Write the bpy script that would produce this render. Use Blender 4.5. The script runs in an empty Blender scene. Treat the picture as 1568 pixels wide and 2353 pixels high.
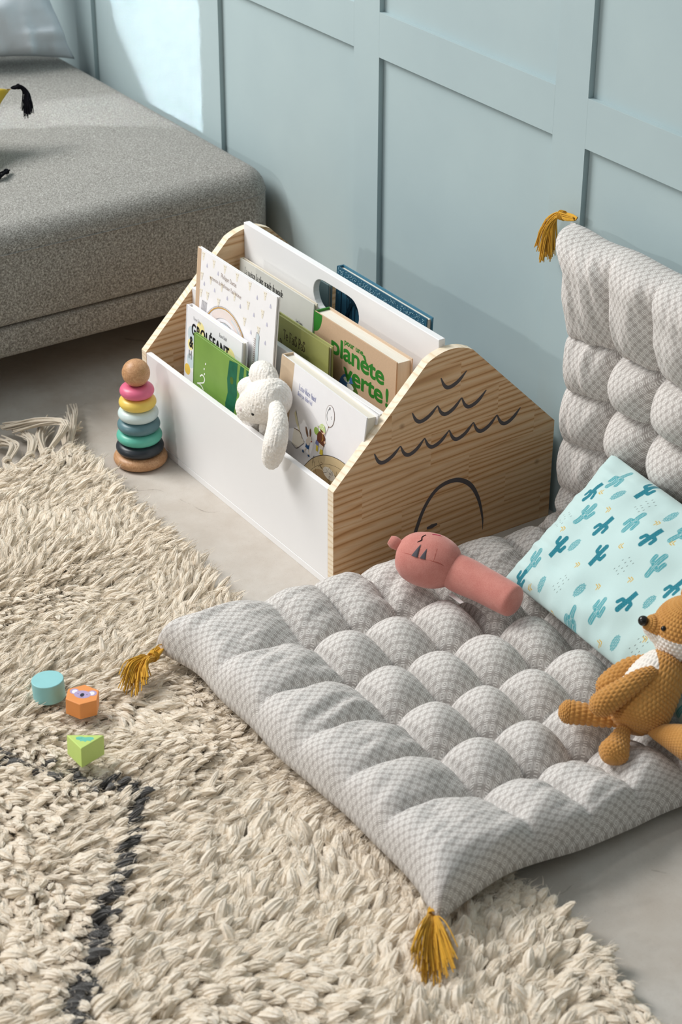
import bpy, bmesh, math, random
import numpy as np
from mathutils import Vector, Matrix
random.seed(7); rng = np.random.default_rng(11)
C = bpy.context.scene.collection
sc = bpy.context.scene

# ------------------------------------------------------------------ camera, world, lights, exposure
cam = bpy.data.objects.new('camera', bpy.data.cameras.new('camera')); C.objects.link(cam)
cam.data.sensor_fit = 'VERTICAL'; cam.data.sensor_height = 36.0; cam.data.lens = 67.8955
_pit, _yaw, _roll = 0.528568, 0.981036, 0.00323
_fw = np.array([-math.cos(_pit)*math.sin(_yaw), math.cos(_pit)*math.cos(_yaw), -math.sin(_pit)])
_r0 = np.array([math.cos(_yaw), math.sin(_yaw), 0]); _u0 = np.cross(_r0, _fw)
_R = _r0*math.cos(_roll)+_u0*math.sin(_roll); _U = -_r0*math.sin(_roll)+_u0*math.cos(_roll)
cam.matrix_world = Matrix(((_R[0], _U[0], -_fw[0], 1.96421), (_R[1], _U[1], -_fw[1], -1.30128), (_R[2], _U[2], -_fw[2], 1.50976), (0, 0, 0, 1)))
cam.data.dof.use_dof = True; cam.data.dof.focus_distance = 2.80; cam.data.dof.aperture_fstop = 8.0
cam.data.clip_start = 0.05
sc.camera = cam

w = bpy.data.worlds.new('world'); sc.world = w; w.use_nodes = True
w.node_tree.nodes['Background'].inputs[0].default_value = (0.95, 0.975, 1.0, 1)
w.node_tree.nodes['Background'].inputs[1].default_value = 0.40

def light(name, kind, loc, aim, energy, color=(1, 1, 1), **kw):
    d = bpy.data.lights.new(name, kind); d.energy = energy; d.color = color
    for k, v in kw.items(): setattr(d, k, v)
    o = bpy.data.objects.new(name, d); C.objects.link(o); o.location = loc
    o.rotation_euler = (Vector(aim)-Vector(loc)).to_track_quat('-Z', 'Y').to_euler()
    return o
light('window_light', 'AREA', (-2.3, -1.7, 2.95), (0.0, -0.1, 0.1), 165, (1.0, 0.98, 0.95), shape='RECTANGLE', size=1.9, size_y=1.7)
bm_ = light('sunbeam', 'AREA', (0, 0, 0), (0, 1, 0), 1.0, (0.90, 0.96, 1.0), shape='RECTANGLE', size=0.36, size_y=0.80, spread=math.radians(0.7))
_d = Vector((1.15, 2.8, -1.15)).normalized(); _n = Vector((1, 0, 1)).normalized(); _y = (-_d).cross(_n)      # a slanting slice of sun through the window, its edge running 45 degrees down the wall
_p = Vector((-1.444, 0.42, 0.462))+_n*0.18-_d*3.6-_y*0.05
bm_.matrix_world = Matrix(((_n.x, _y.x, -_d.x, _p.x), (_n.y, _y.y, -_d.y, _p.y), (_n.z, _y.z, -_d.z, _p.z), (0, 0, 0, 1)))
light('sun', 'SUN', (-0.5, -4, 2), (-0.1, 0, 0.36), 0.36, (1.0, 0.97, 0.92), angle=math.radians(1.6))
sc.view_settings.view_transform = 'Standard'; sc.view_settings.look = 'None'
sc.view_settings.exposure = -0.02; sc.view_settings.gamma = 1.0; sc.view_settings.use_curve_mapping = False
sc.cycles.max_bounces = 5; sc.cycles.diffuse_bounces = 4; sc.cycles.glossy_bounces = 2
sc.cycles.transmission_bounces = 2; sc.cycles.caustics_reflective = False; sc.cycles.caustics_refractive = False

# ------------------------------------------------------------------ helpers
def hx(s):
    s = s.lstrip('#'); v = [int(s[i:i+2], 16)/255 for i in (0, 2, 4)]
    return tuple((c/12.92 if c <= 0.04045 else ((c+0.055)/1.055)**2.4) for c in v)+(1.0,)

class NT:
    """thin wrapper to write node graphs briefly"""
    def __init__(self, name, rough=0.6, spec=0.3):
        self.m = bpy.data.materials.new(name); self.m.use_nodes = True
        self.t = self.m.node_tree; self.b = self.t.nodes['Principled BSDF']
        self.b.inputs['Roughness'].default_value = rough
        self.b.inputs['Specular IOR Level'].default_value = spec
    def n(self, kind, **kw):
        x = self.t.nodes.new(kind)
        for k, v in kw.items(): setattr(x, k, v)
        return x
    def put(self, sock, v):
        if isinstance(v, (int, float)): sock.default_value = v
        elif isinstance(v, tuple): sock.default_value = v
        else: self.t.links.new(v, sock)
    def math(self, op, a, b=0.0, c=None):
        x = self.n('ShaderNodeMath', operation=op); self.put(x.inputs[0], a); self.put(x.inputs[1], b)
        if c is not None: self.put(x.inputs[2], c)
        return x.outputs[0]
    def mix(self, f, a, b):
        x = self.n('ShaderNodeMix', data_type='RGBA'); self.put(x.inputs[0], f); self.put(x.inputs[6], a); self.put(x.inputs[7], b)
        return x.outputs[2]
    def coord(self, which='Object', scale=(1, 1, 1)):
        x = self.n('ShaderNodeTexCoord'); mp = self.n('ShaderNodeMapping'); mp.inputs['Scale'].default_value = scale
        self.t.links.new(x.outputs[which], mp.inputs[0]); return mp.outputs[0]
    def noise(self, vec, scale, detail=3.0, rough=0.55, dist=0.0):
        x = self.n('ShaderNodeTexNoise'); x.inputs['Scale'].default_value = scale; x.inputs['Detail'].default_value = detail
        x.inputs['Roughness'].default_value = rough; x.inputs['Distortion'].default_value = dist
        self.t.links.new(vec, x.inputs['Vector']); return x.outputs[0]
    def ramp(self, f, stops):
        x = self.n('ShaderNodeValToRGB'); self.put(x.inputs[0], f); r = x.color_ramp
        while len(r.elements) < len(stops): r.elements.new(0.5)
        for e, (p, c) in zip(r.elements, stops): e.position = p; e.color = c
        return x.outputs[0]
    def range(self, f, a, b, c=0.0, d=1.0):
        x = self.n('ShaderNodeMapRange'); self.put(x.inputs[0], f)
        for i, v in enumerate((a, b, c, d)): x.inputs[i+1].default_value = v
        return x.outputs[0]
    def color(self, c): self.put(self.b.inputs['Base Color'], c)
    def bump(self, h, strength=0.3, dist=0.001):
        x = self.n('ShaderNodeBump'); x.inputs['Strength'].default_value = strength; x.inputs['Distance'].default_value = dist
        self.t.links.new(h, x.inputs['Height']); self.t.links.new(x.outputs[0], self.b.inputs['Normal'])
    def sheen(self, v, r=0.5):
        self.b.inputs['Sheen Weight'].default_value = v; self.b.inputs['Sheen Roughness'].default_value = r

def plain(name, col, rough=0.6, spec=0.3, var=0.06, scale=40.0, bump=0.0, bscale=300.0, bdist=0.0006, sheen=0.0):
    k = NT(name, rough, spec); c = hx(col); v = k.coord('Object')
    nz = k.noise(v, scale, 3)
    lo = tuple(x*(1-var) for x in c[:3])+(1,); hi = tuple(min(1, x*(1+var)) for x in c[:3])+(1,)
    k.color(k.mix(nz, lo, hi))
    if bump: k.bump(k.noise(v, bscale, 2), bump, bdist)
    if sheen: k.sheen(sheen)
    return k.m

def mk(name, V, F, mats, parent=None, smooth=False, uv=None, mi=None, attr=None, loc=None):
    """one mesh object from numpy arrays; F is an (n,k) array or a list of tuples"""
    me = bpy.data.meshes.new(name); V = np.asarray(V, dtype=np.float32)
    if isinstance(F, np.ndarray):
        n, k = F.shape; me.vertices.add(len(V)); me.vertices.foreach_set('co', V.ravel())
        me.loops.add(n*k); me.loops.foreach_set('vertex_index', F.astype(np.int32).ravel())
        me.polygons.add(n); me.polygons.foreach_set('loop_start', np.arange(0, n*k, k, dtype=np.int32))
        try: me.polygons.foreach_set('loop_total', np.full(n, k, dtype=np.int32))
        except Exception: pass
        me.update(calc_edges=True)
    else:
        me.from_pydata(V.tolist(), [], [tuple(int(i) for i in f) for f in F]); me.update()
    if not isinstance(mats, (list, tuple)): mats = [mats]
    for m in mats: me.materials.append(m)
    if mi is not None: me.polygons.foreach_set('material_index', np.asarray(mi, dtype=np.int32))
    me.polygons.foreach_set('use_smooth', np.full(len(me.polygons), smooth, dtype=bool))
    if uv is not None:
        li = np.zeros(len(me.loops), dtype=np.int32); me.loops.foreach_get('vertex_index', li)
        l = me.uv_layers.new(name='UVMap'); l.data.foreach_set('uv', np.asarray(uv, dtype=np.float32)[li].ravel())
    if attr is not None:
        a = me.color_attributes.new('print', 'FLOAT_COLOR', 'POINT'); a.data.foreach_set('color', np.asarray(attr, dtype=np.float32).ravel())
    o = bpy.data.objects.new(name, me); C.objects.link(o)
    if parent: o.parent = parent; o.matrix_parent_inverse = Matrix.Translation(-parent.location)
    if loc is not None: o.location = loc
    return o

def thing(name, label, cat, group=None):
    o = bpy.data.objects.new(name, None); C.objects.link(o); o.empty_display_size = 0.05
    return tag(o, label, cat, group)
def tag(o, label, cat, group=None):
    o['label'] = label; o['category'] = cat
    if group: o['group'] = group
    return o
def struct(o): o['kind'] = 'structure'; return o

class MB:
    """collects verts / faces with a material index"""
    def __init__(self): self.v = []; self.f = []; self.m = []
    def add(self, V, F, m=0):
        b = len(self.v); self.v.extend([tuple(map(float, p)) for p in V]); self.f.extend([tuple(int(i)+b for i in f) for f in F]); self.m.extend([m]*len(F))
    def box(self, x0, x1, y0, y1, z0, z1, m=0):
        V = [(x, y, z) for z in (z0, z1) for y in (y0, y1) for x in (x0, x1)]
        self.add(V, [(0, 2, 3, 1), (4, 5, 7, 6), (0, 1, 5, 4), (2, 6, 7, 3), (0, 4, 6, 2), (1, 3, 7, 5)], m)
    def prism(self, pts, axis, a, b, m=0):
        """extrude a 2-D outline along axis from a to b"""
        n = len(pts); put = {0: lambda p, t: (t, p[0], p[1]), 1: lambda p, t: (p[0], t, p[1]), 2: lambda p, t: (p[0], p[1], t)}[axis]
        V = [put(p, a) for p in pts]+[put(p, b) for p in pts]
        self.add(V, [tuple(range(n))[::-1], tuple(range(n, 2*n))]+[(i, (i+1) % n, n+(i+1) % n, n+i) for i in range(n)], m)
    def build(self, name, mats, parent=None, smooth=False, bevel=0.0, seg=2, fixn=True):
        o = mk(name, self.v, self.f, mats, parent, smooth, mi=self.m)
        if fixn:
            bm = bmesh.new(); bm.from_mesh(o.data); bmesh.ops.recalc_face_normals(bm, faces=bm.faces); bm.to_mesh(o.data); bm.free()
        if bevel:
            b = o.modifiers.new('bevel', 'BEVEL'); b.width = bevel; b.segments = seg; b.limit_method = 'ANGLE'
            o.data.polygons.foreach_set('use_smooth', np.full(len(o.data.polygons), True)); b.harden_normals = True
        return o

def catmull(P, n):
    P = np.asarray(P, float); Q = np.vstack([2*P[0]-P[1], P, 2*P[-1]-P[-2]]); t = np.linspace(0, len(P)-1, n)
    i = np.minimum(t.astype(int), len(P)-2); u = (t-i)[:, None]; a, b, c, d = Q[i], Q[i+1], Q[i+2], Q[i+3]
    return 0.5*((2*b)+(-a+c)*u+(2*a-5*b+4*c-d)*u**2+(-a+3*b-3*c+d)*u**3)

def frames(P):
    T = np.gradient(P, axis=0); T /= np.linalg.norm(T, axis=1)[:, None]+1e-12
    ref = np.array([0, 0, 1.0]) if abs(T[0][2]) < 0.9 else np.array([1.0, 0, 0]); N = np.zeros_like(P)
    v = ref-T[0]*(ref@T[0]); N[0] = v/np.linalg.norm(v)
    for i in range(1, len(P)):
        v = N[i-1]-T[i]*(N[i-1]@T[i]); N[i] = v/(np.linalg.norm(v)+1e-12)
    return T, N, np.cross(T, N)

def sweep(S, n=40, k=28, squash=(1, 1), wob=0.0):
    """round body along a spine of (x,y,z,r); returns verts, quads, uv in metres, closed at both ends"""
    S = catmull(np.asarray(S, float), n); P, r = S[:, :3], np.maximum(S[:, 3], 0.0004)
    T, N, B = frames(P); th = np.linspace(0, 2*np.pi, k, endpoint=False)
    rr = r[:, None]*(1+wob*np.sin(3*th[None]+P[:, :1]*90))
    V = P[:, None]+rr[..., None]*(np.cos(th)[None, :, None]*N[:, None]*squash[0]+np.sin(th)[None, :, None]*B[:, None]*squash[1])
    s = np.concatenate([[0], np.cumsum(np.linalg.norm(np.diff(np.c_[P, r], axis=0), axis=1))])
    R0 = max(r); U = np.stack([np.broadcast_to(th*R0, (n, k)), np.broadcast_to(s[:, None], (n, k))], -1)
    V = V.reshape(-1, 3); i, j = np.meshgrid(np.arange(n-1), np.arange(k), indexing='ij')
    F = np.stack([i*k+j, i*k+(j+1) % k, (i+1)*k+(j+1) % k, (i+1)*k+j], -1).reshape(-1, 4)
    V = np.vstack([V, P[:1], P[-1:]]); U = np.vstack([U.reshape(-1, 2), [[0, 0]], [[0, s[-1]]]])
    e = np.arange(k); F = np.vstack([F, np.stack([(e+1) % k, e, np.full(k, n*k), np.full(k, n*k)], -1), np.stack([(n-1)*k+e, (n-1)*k+(e+1) % k, np.full(k, n*k+1), np.full(k, n*k+1)], -1)])
    return V, F, U

def quads(name, V, F, mats, parent=None, uv=None, smooth=True, attr=None, mi=None):
    Fl = [tuple(f) if f[2] != f[3] else tuple(f[:3]) for f in F.tolist()]
    return mk(name, V, Fl, mats, parent, smooth, uv=uv, attr=attr, mi=mi)

def lathe(prof, k=48):
    """prof: (r,z) list -> verts, faces around z"""
    th = np.linspace(0, 2*np.pi, k, endpoint=False); V = [(r*math.cos(t), r*math.sin(t), z) for r, z in prof for t in th]
    F = [(i*k+j, i*k+(j+1) % k, (i+1)*k+(j+1) % k, (i+1)*k+j) for i in range(len(prof)-1) for j in range(k)]
    F += [tuple(range(k))[::-1], tuple((len(prof)-1)*k+j for j in range(k))]
    return V, F

def strands(paths, r, k=4, taper=0.6):
    """many thin threads in one mesh"""
    VV, FF, b = [], [], 0; th = np.linspace(0, 2*np.pi, k, endpoint=False)
    for P in paths:
        P = np.asarray(P); n = len(P); T, N, B = frames(P); rr = r*np.linspace(1, taper, n)
        V = P[:, None]+rr[:, None, None]*(np.cos(th)[None, :, None]*N[:, None]+np.sin(th)[None, :, None]*B[:, None])
        VV.append(V.reshape(-1, 3)); i, j = np.meshgrid(np.arange(n-1), np.arange(k), indexing='ij')
        FF.append((np.stack([i*k+j, i*k+(j+1) % k, (i+1)*k+(j+1) % k, (i+1)*k+j], -1)+b).reshape(-1, 4)); b += n*k
    return np.vstack(VV), np.vstack(FF)

# value noise used for shapes
_G = np.random.default_rng(3).random((64, 64))
def vnoise(x, y):
    xi, yi = np.floor(x).astype(int), np.floor(y).astype(int); fx, fy = x-xi, y-yi
    fx = fx*fx*(3-2*fx); fy = fy*fy*(3-2*fy); g = lambda a, b: _G[a % 64, b % 64]
    return (g(xi, yi)*(1-fx)+g(xi+1, yi)*fx)*(1-fy)+(g(xi, yi+1)*(1-fx)+g(xi+1, yi+1)*fx)*fy

# ------------------------------------------------------------------ print builder (flat pictures and lettering on covers)
class Print:
    def __init__(self): self.v = []; self.f = []; self.m = []; self.lay = 0; self.clip = None
    def cut(self, pts):
        if not self.clip: return pts
        u0, u1, v0, v1 = self.clip
        for ax, lim, sg in ((0, u0, 1), (0, u1, -1), (1, v0, 1), (1, v1, -1)):        # trim to the edges of the cover
            out = []; n = len(pts)
            for i in range(n):
                a, b = pts[i-1], pts[i]; da, db = sg*(a[ax]-lim), sg*(b[ax]-lim)
                if (da >= 0) != (db >= 0): t = da/(da-db); out.append((a[0]+(b[0]-a[0])*t, a[1]+(b[1]-a[1])*t))
                if db >= 0: out.append(tuple(b[:2]))
            pts = out
            if len(pts) < 3: return []
        return pts
    def poly(self, pts, m):
        pts = self.cut(list(pts))
        if len(pts) < 3: return
        b = len(self.v); self.lay += 1; z = 0.00006+0.0000035*self.lay
        self.v += [(p[0], p[1], z) for p in pts]; self.f.append(tuple(range(b, b+len(pts)))); self.m.append(m)
    def ell(self, cx, cy, rx, ry, m, rot=0, n=22):
        c, s = math.cos(rot), math.sin(rot)
        self.poly([(cx+rx*math.cos(t)*c-ry*math.sin(t)*s, cy+rx*math.cos(t)*s+ry*math.sin(t)*c) for t in np.linspace(0, 2*np.pi, n, endpoint=False)], m)
    def line(self, pts, wd, m, n=None, curve=True):
        P = catmull(np.asarray(pts, float), n or (len(pts)-1)*6+1) if curve and len(pts) > 2 else np.asarray(pts, float)
        W = np.interp(np.linspace(0, 1, len(P)), np.linspace(0, 1, len(wd)), wd) if hasattr(wd, '__len__') else np.full(len(P), wd)
        T = np.gradient(P, axis=0); T /= np.linalg.norm(T, axis=1)[:, None]+1e-12; N = np.stack([-T[:, 1], T[:, 0]], 1)
        A, B = P+N*W[:, None]/2, P-N*W[:, None]/2; b = len(self.v); self.lay += 1; z = 0.00006+0.0000035*self.lay
        self.v += [(*p, z) for p in A]+[(*p, z) for p in B]; n = len(P)
        for i in range(n-1):
            if self.clip and not all(self.clip[0] <= q[0] <= self.clip[1] and self.clip[2] <= q[1] <= self.clip[3] for q in (A[i], B[i], A[i+1], B[i+1])): continue
            self.f.append((b+i, b+n+i, b+n+i+1, b+i+1)); self.m.append(m)
    def ring(self, cx, cy, rx, ry, wd, m, a0=0, a1=360):
        t = np.radians(np.linspace(a0, a1, 40)); self.line(np.stack([cx+rx*np.cos(t), cy+ry*np.sin(t)], 1), wd, m, curve=False)
    def text(self, s, x, y, size, m, bold=0.0, sx=1.0, align='LEFT', space=1.0, shear=0.0):
        cu = bpy.data.curves.new('t', 'FONT'); cu.body = s; cu.size = 1.0; cu.align_x = align; cu.space_character = space; cu.shear = shear
        cu.resolution_u = 5; o = bpy.data.objects.new('t', cu); C.objects.link(o)
        dg = bpy.context.evaluated_depsgraph_get(); me = bpy.data.meshes.new_from_object(o.evaluated_get(dg))
        for i in range(9 if bold else 1):                        # heavier weight: the same letters laid down again round a small circle
            dx, dy = (0, 0) if i == 0 else (bold*math.cos(i*math.pi/4), bold*math.sin(i*math.pi/4))
            b = len(self.v); self.lay += 1; z = 0.00006+0.0000035*self.lay
            self.v += [(x+p.co.x*size*sx+dx, y+p.co.y*size+dy, z) for p in me.vertices]
            for f in me.polygons: self.f.append(tuple(b+i_ for i_ in f.vertices)); self.m.append(m)
        bpy.data.objects.remove(o); bpy.data.meshes.remove(me); bpy.data.curves.remove(cu)
    def glyphs(self, s, x, y, h, m, wd=0.14, sx=1.0, serif=True, gap=0.2, jit=0.0):
        for ch in s:
            if ch == ' ': x += 0.42*h*sx; continue
            g, adv = GLY.get(ch, GLY['o'])
            for st in g:
                kind, pts = st[0], st[1]; dy = jit*h*(random.random()-0.5)
                P = [(x+p[0]*h*sx, y+p[1]*h+dy) for p in pts]; heavy = wd*h*(1.0 if kind in 'sd' else 0.62)
                if not serif: heavy = wd*h
                if len(P) == 2: self.line(P, heavy, m, curve=False)
                else: self.line(P, heavy, m)
                if serif and kind == 's':
                    for q in (P[0], P[-1]): self.line([(q[0]-0.15*h*sx, q[1]), (q[0]+0.15*h*sx, q[1])], 0.05*h, m, curve=False)
            x += (adv+gap)*h*sx
        return x
    def onto(self, mb, fn, moff=0):
        mb.add([fn(*p) for p in self.v], self.f, 0); mb.m[-len(self.f):] = [i+moff for i in self.m]
def _arc(cx, cy, rx, ry, a0, a1, n=9): return [(cx+rx*math.cos(math.radians(a)), cy+ry*math.sin(math.radians(a))) for a in np.linspace(a0, a1, n)]
_o = ('a', _arc(.25, .3, .25, .3, 90, 450, 15))
# stroke alphabet, x-height 0.6, ascender 1.0: 's' stems carry serifs, 'd' heavy, 'a'/'h' light
GLY = {
 'a': ([('s', [(.42, .55), (.42, 0)]), ('a', _arc(.22, .17, .2, .17, 60, 420, 13)), ('a', _arc(.22, .42, .2, .18, 0, 160, 7))], .46),
 'b': ([('s', [(.06, 1), (.06, 0)]), ('a', _arc(.27, .3, .22, .3, -150, 150, 13))], .5), 'c': ([('d', _arc(.25, .3, .23, .3, 45, 315, 11))], .42),
 'd': ([('s', [(.44, 1), (.44, 0)]), ('a', _arc(.23, .3, .22, .3, 30, 330, 13))], .5), 'e': ([('d', _arc(.25, .3, .24, .3, 0, 310, 12)), ('h', [(.02, .32), (.48, .32)])], .46),
 'f': ([('s', [(.15, .8), (.15, 0)]), ('a', _arc(.32, .8, .17, .2, 180, 50, 6)), ('h', [(0, .6), (.36, .6)])], .36),
 'g': ([('a', _arc(.22, .36, .2, .22, 0, 360, 13)), ('s', [(.44, .58), (.44, -.1)]), ('a', _arc(.24, -.1, .2, .18, 0, -160, 8))], .46),
 'h': ([('s', [(.06, 1), (.06, 0)]), ('s', [(.42, .35), (.42, 0)]), ('a', _arc(.24, .35, .18, .24, 170, 0, 8))], .46),
 'i': ([('s', [(.1, .6), (.1, 0)]), ('d', [(.1, .78), (.1, .9)])], .2), 'l': ([('s', [(.1, 1), (.1, 0)])], .2),
 'm': ([('s', [(.06, .6), (.06, 0)]), ('s', [(.38, .38), (.38, 0)]), ('s', [(.7, .38), (.7, 0)]), ('a', _arc(.22, .38, .16, .2, 170, 0, 8)), ('a', _arc(.54, .38, .16, .2, 170, 0, 8))], .76),
 'n': ([('s', [(.06, .6), (.06, 0)]), ('s', [(.42, .35), (.42, 0)]), ('a', _arc(.24, .35, .18, .24, 170, 0, 8))], .48), 'o': ([('d', _o[1])], .5),
 'p': ([('s', [(.06, .6), (.06, -.32)]), ('a', _arc(.27, .3, .22, .3, -150, 150, 13))], .5), 'r': ([('s', [(.08, .6), (.08, 0)]), ('a', _arc(.28, .38, .2, .2, 170, 50, 6))], .36),
 's': ([('d', [(.38, .5), (.22, .6), (.06, .46), (.22, .3), (.38, .14), (.2, 0), (.03, .1)])], .4), 't': ([('d', [(.14, .85), (.14, .15), (.22, .0), (.34, .04)]), ('h', [(0, .6), (.32, .6)])], .34),
 'u': ([('s', [(.06, .6), (.06, .2)]), ('s', [(.42, .6), (.42, 0)]), ('a', _arc(.24, .22, .18, .22, 180, 340, 8))], .48), 'v': ([('d', [(.02, .6), (.22, 0)]), ('h', [(.22, 0), (.42, .6)])], .44),
 'L': ([('s', [(.1, 1), (.1, 0)]), ('h', [(.1, .02), (.52, .02), ]), ('h', [(.52, 0), (.52, .2)])], .54), 'T': ([('s', [(.3, .97), (.3, 0)]), ('h', [(0, .97), (.6, .97)]), ('h', [(.01, .98), (.01, .8)]), ('h', [(.59, .98), (.59, .8)])], .6),
 'F': ([('s', [(.1, 1), (.1, 0)]), ('h', [(.1, .97), (.56, .97)]), ('h', [(.55, .98), (.55, .78)]), ('h', [(.1, .52), (.42, .52)])], .54),
 'S': ([('d', [(.5, .8), (.46, .95), (.26, 1), (.06, .84), (.12, .62), (.42, .42), (.5, .2), (.3, 0), (.08, .06), (.02, .24)])], .52),
 'P': ([('s', [(.1, 1), (.1, 0)]), ('d', _arc(.2, .74, .32, .26, 95, -95, 9)), ('h', [(.1, 1), (.2, 1)]), ('h', [(.1, .48), (.2, .48)])], .54),
 'D': ([('s', [(.1, 1), (.1, 0)]), ('d', _arc(.16, .5, .46, .5, 90, -90, 11))], .62), 'K': ([('s', [(.1, 1), (.1, 0)]), ('h', [(.1, .4), (.52, 1)]), ('d', [(.24, .56), (.58, 0)])], .58),
 'M': ([('s', [(.08, 1), (.08, 0)]), ('d', [(.08, 1), (.38, .1)]), ('h', [(.38, .1), (.68, 1)]), ('s', [(.68, 1), (.68, 0)])], .76), 'A': ([('h', [(.02, 0), (.3, 1)]), ('d', [(.3, 1), (.6, 0)]), ('h', [(.14, .36), (.48, .36)])], .6),
 'H': ([('s', [(.08, 1), (.08, 0)]), ('s', [(.5, 1), (.5, 0)]), ('h', [(.08, .5), (.5, .5)])], .58), 'B': ([('s', [(.1, 1), (.1, 0)]), ('d', _arc(.16, .76, .3, .24, 90, -90, 8)), ('d', _arc(.16, .26, .36, .26, 90, -90, 8))], .54),
 'R': ([('s', [(.1, 1), (.1, 0)]), ('d', _arc(.2, .74, .3, .26, 95, -95, 9)), ('d', [(.2, .48), (.52, 0)])], .54), 'J': ([('s', [(.3, 1), (.3, .2)]), ('a', _arc(.16, .2, .14, .2, 0, -160, 6))], .36),
 '-': ([('d', [(.02, .3), (.28, .3)])], .3), 'k': ([('s', [(.08, 1), (.08, 0)]), ('h', [(.08, .28), (.4, .6)]), ('d', [(.18, .36), (.44, 0)])], .44), 'y': ([('d', [(.02, .6), (.22, 0)]), ('h', [(.42, .6), (.12, -.3)])], .44)}
GLY['é'] = (GLY['e'][0]+[('h', [(.2, .74), (.36, .92)])], .46); GLY['j'] = GLY['i']

# ------------------------------------------------------------------ materials of the room
def concrete():
    k = NT('concrete', 0.75, 0.25); v = k.coord('Object')
    a = k.noise(v, 3.0, 5, 0.6); b = k.noise(v, 14.0, 6, 0.7); c = k.noise(v, 260.0, 2, 0.8); d = k.noise(v, 900.0, 1)
    base = k.ramp(a, [(0.3, hx('#BBB3A9')), (0.55, hx('#CBC5BD')), (0.75, hx('#D3CFC9'))])
    base = k.mix(k.range(b, 0.40, 0.72, 0.0, 0.65), base, hx('#B5AA9E'))
    base = k.mix(k.range(c, 0.62, 0.8, 0.0, 0.5), base, hx('#9C948B'))
    base = k.mix(k.range(d, 0.68, 0.72, 0.0, 0.35), base, hx('#6E665E'))
    vo = k.n('ShaderNodeTexVoronoi', feature='DISTANCE_TO_EDGE'); vo.inputs['Scale'].default_value = 2.3; wv = k.n('ShaderNodeVectorMath', operation='ADD'); k.t.links.new(v, wv.inputs[0])
    nn = k.n('ShaderNodeTexNoise'); nn.inputs['Scale'].default_value = 9; k.t.links.new(v, nn.inputs['Vector']); sc_ = k.n('ShaderNodeVectorMath', operation='SCALE'); sc_.inputs['Scale'].default_value = .10; k.t.links.new(nn.outputs['Color'], sc_.inputs[0]); k.t.links.new(sc_.outputs[0], wv.inputs[1]); k.t.links.new(wv.outputs[0], vo.inputs['Vector'])
    crack = k.math('MULTIPLY', k.range(vo.outputs['Distance'], .0012, .004, 1.0, 0.0), k.range(b, .50, .62, 0.0, .55)); base = k.mix(crack, base, hx('#746B62'))
    k.color(base); k.bump(c, 0.08, 0.001); return k.m
def paint():
    k = NT('wall_paint', 0.55, 0.3); v = k.coord('Object'); a = k.noise(v, 5.0, 3); b = k.noise(v, 420.0, 2)
    k.color(k.mix(k.range(a, 0.3, 0.7), hx('#A7B9BD'), hx('#ADBFC2'))); k.bump(b, 0.10, 0.0006); return k.m
M_floor, M_wall = concrete(), paint()

def grain(name, light, mid, dark, freq=150.0, rough=0.5, axis=1, edge=False):
    """pine: growth lines running along an axis, wobbling, glued lamellas"""
    k = NT(name, rough, 0.3); sc3 = [1, 1, 1]; sc3[axis] = 0.10
    v = k.coord('Object', tuple(sc3)); raw = k.coord('Object')
    sp = k.n('ShaderNodeSeparateXYZ'); k.t.links.new(raw, sp.inputs[0])
    along, across = sp.outputs[axis], sp.outputs[2 if axis != 2 else 0]
    lam = k.math('FLOOR', k.math('MULTIPLY', across, 1/0.052)); seg = k.math('FLOOR', k.math('MULTIPLY_ADD', along, 1/0.19, k.math('MULTIPLY', lam, 0.37)))
    off = k.math('MULTIPLY_ADD', lam, 0.61, k.math('MULTIPLY', seg, 0.23))
    cmb = k.n('ShaderNodeCombineXYZ'); [k.put(cmb.inputs[i], off) for i in range(3)]
    ad = k.n('ShaderNodeVectorMath', operation='ADD'); k.t.links.new(v, ad.inputs[0]); k.t.links.new(cmb.outputs[0], ad.inputs[1])
    wob = k.noise(ad.outputs[0], 9.0, 3, 0.5, 0.4); fine = k.noise(ad.outputs[0], 160.0, 3, 0.6)
    ph = k.math('ADD', k.math('MULTIPLY', k.math('MULTIPLY_ADD', along, -0.05, across), freq), k.math('MULTIPLY_ADD', wob, 8.5, off))
    ring = k.math('FRACT', ph); base = k.ramp(ring, [(0.0, hx(mid)), (0.40, hx(light)), (0.70, hx(mid)), (0.90, hx(dark)), (1.0, hx(mid))])
    base = k.mix(k.range(wob, 0.45, 0.75, 0.0, 0.5), base, hx(light)); base = k.mix(k.range(fine, 0.5, 0.75, 0.0, 0.35), base, hx(dark))
    kn = k.n('ShaderNodeTexVoronoi'); kn.inputs['Scale'].default_value = 11.0; k.t.links.new(raw, kn.inputs['Vector'])
    base = k.mix(k.range(kn.outputs['Distance'], 0.02, 0.07, 0.55, 0.0), base, hx('#7A5230'))
    k.color(base); k.bump(fine, 0.05, 0.0005); return k.m
M_pine = grain('pine', '#E4C49E', '#D7AA7C', '#AE7B4A', freq=88.0)
M_pine_edge = grain('pine_edge', '#F0E3CE', '#EADAC0', '#D9C09C', freq=130.0)
M_white = plain('white_lacquer', '#EDEDEE', 0.32, 0.4, 0.01)
M_ink = plain('dark_grey_paint', '#575254', 0.6, 0.2, 0.05)

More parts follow.
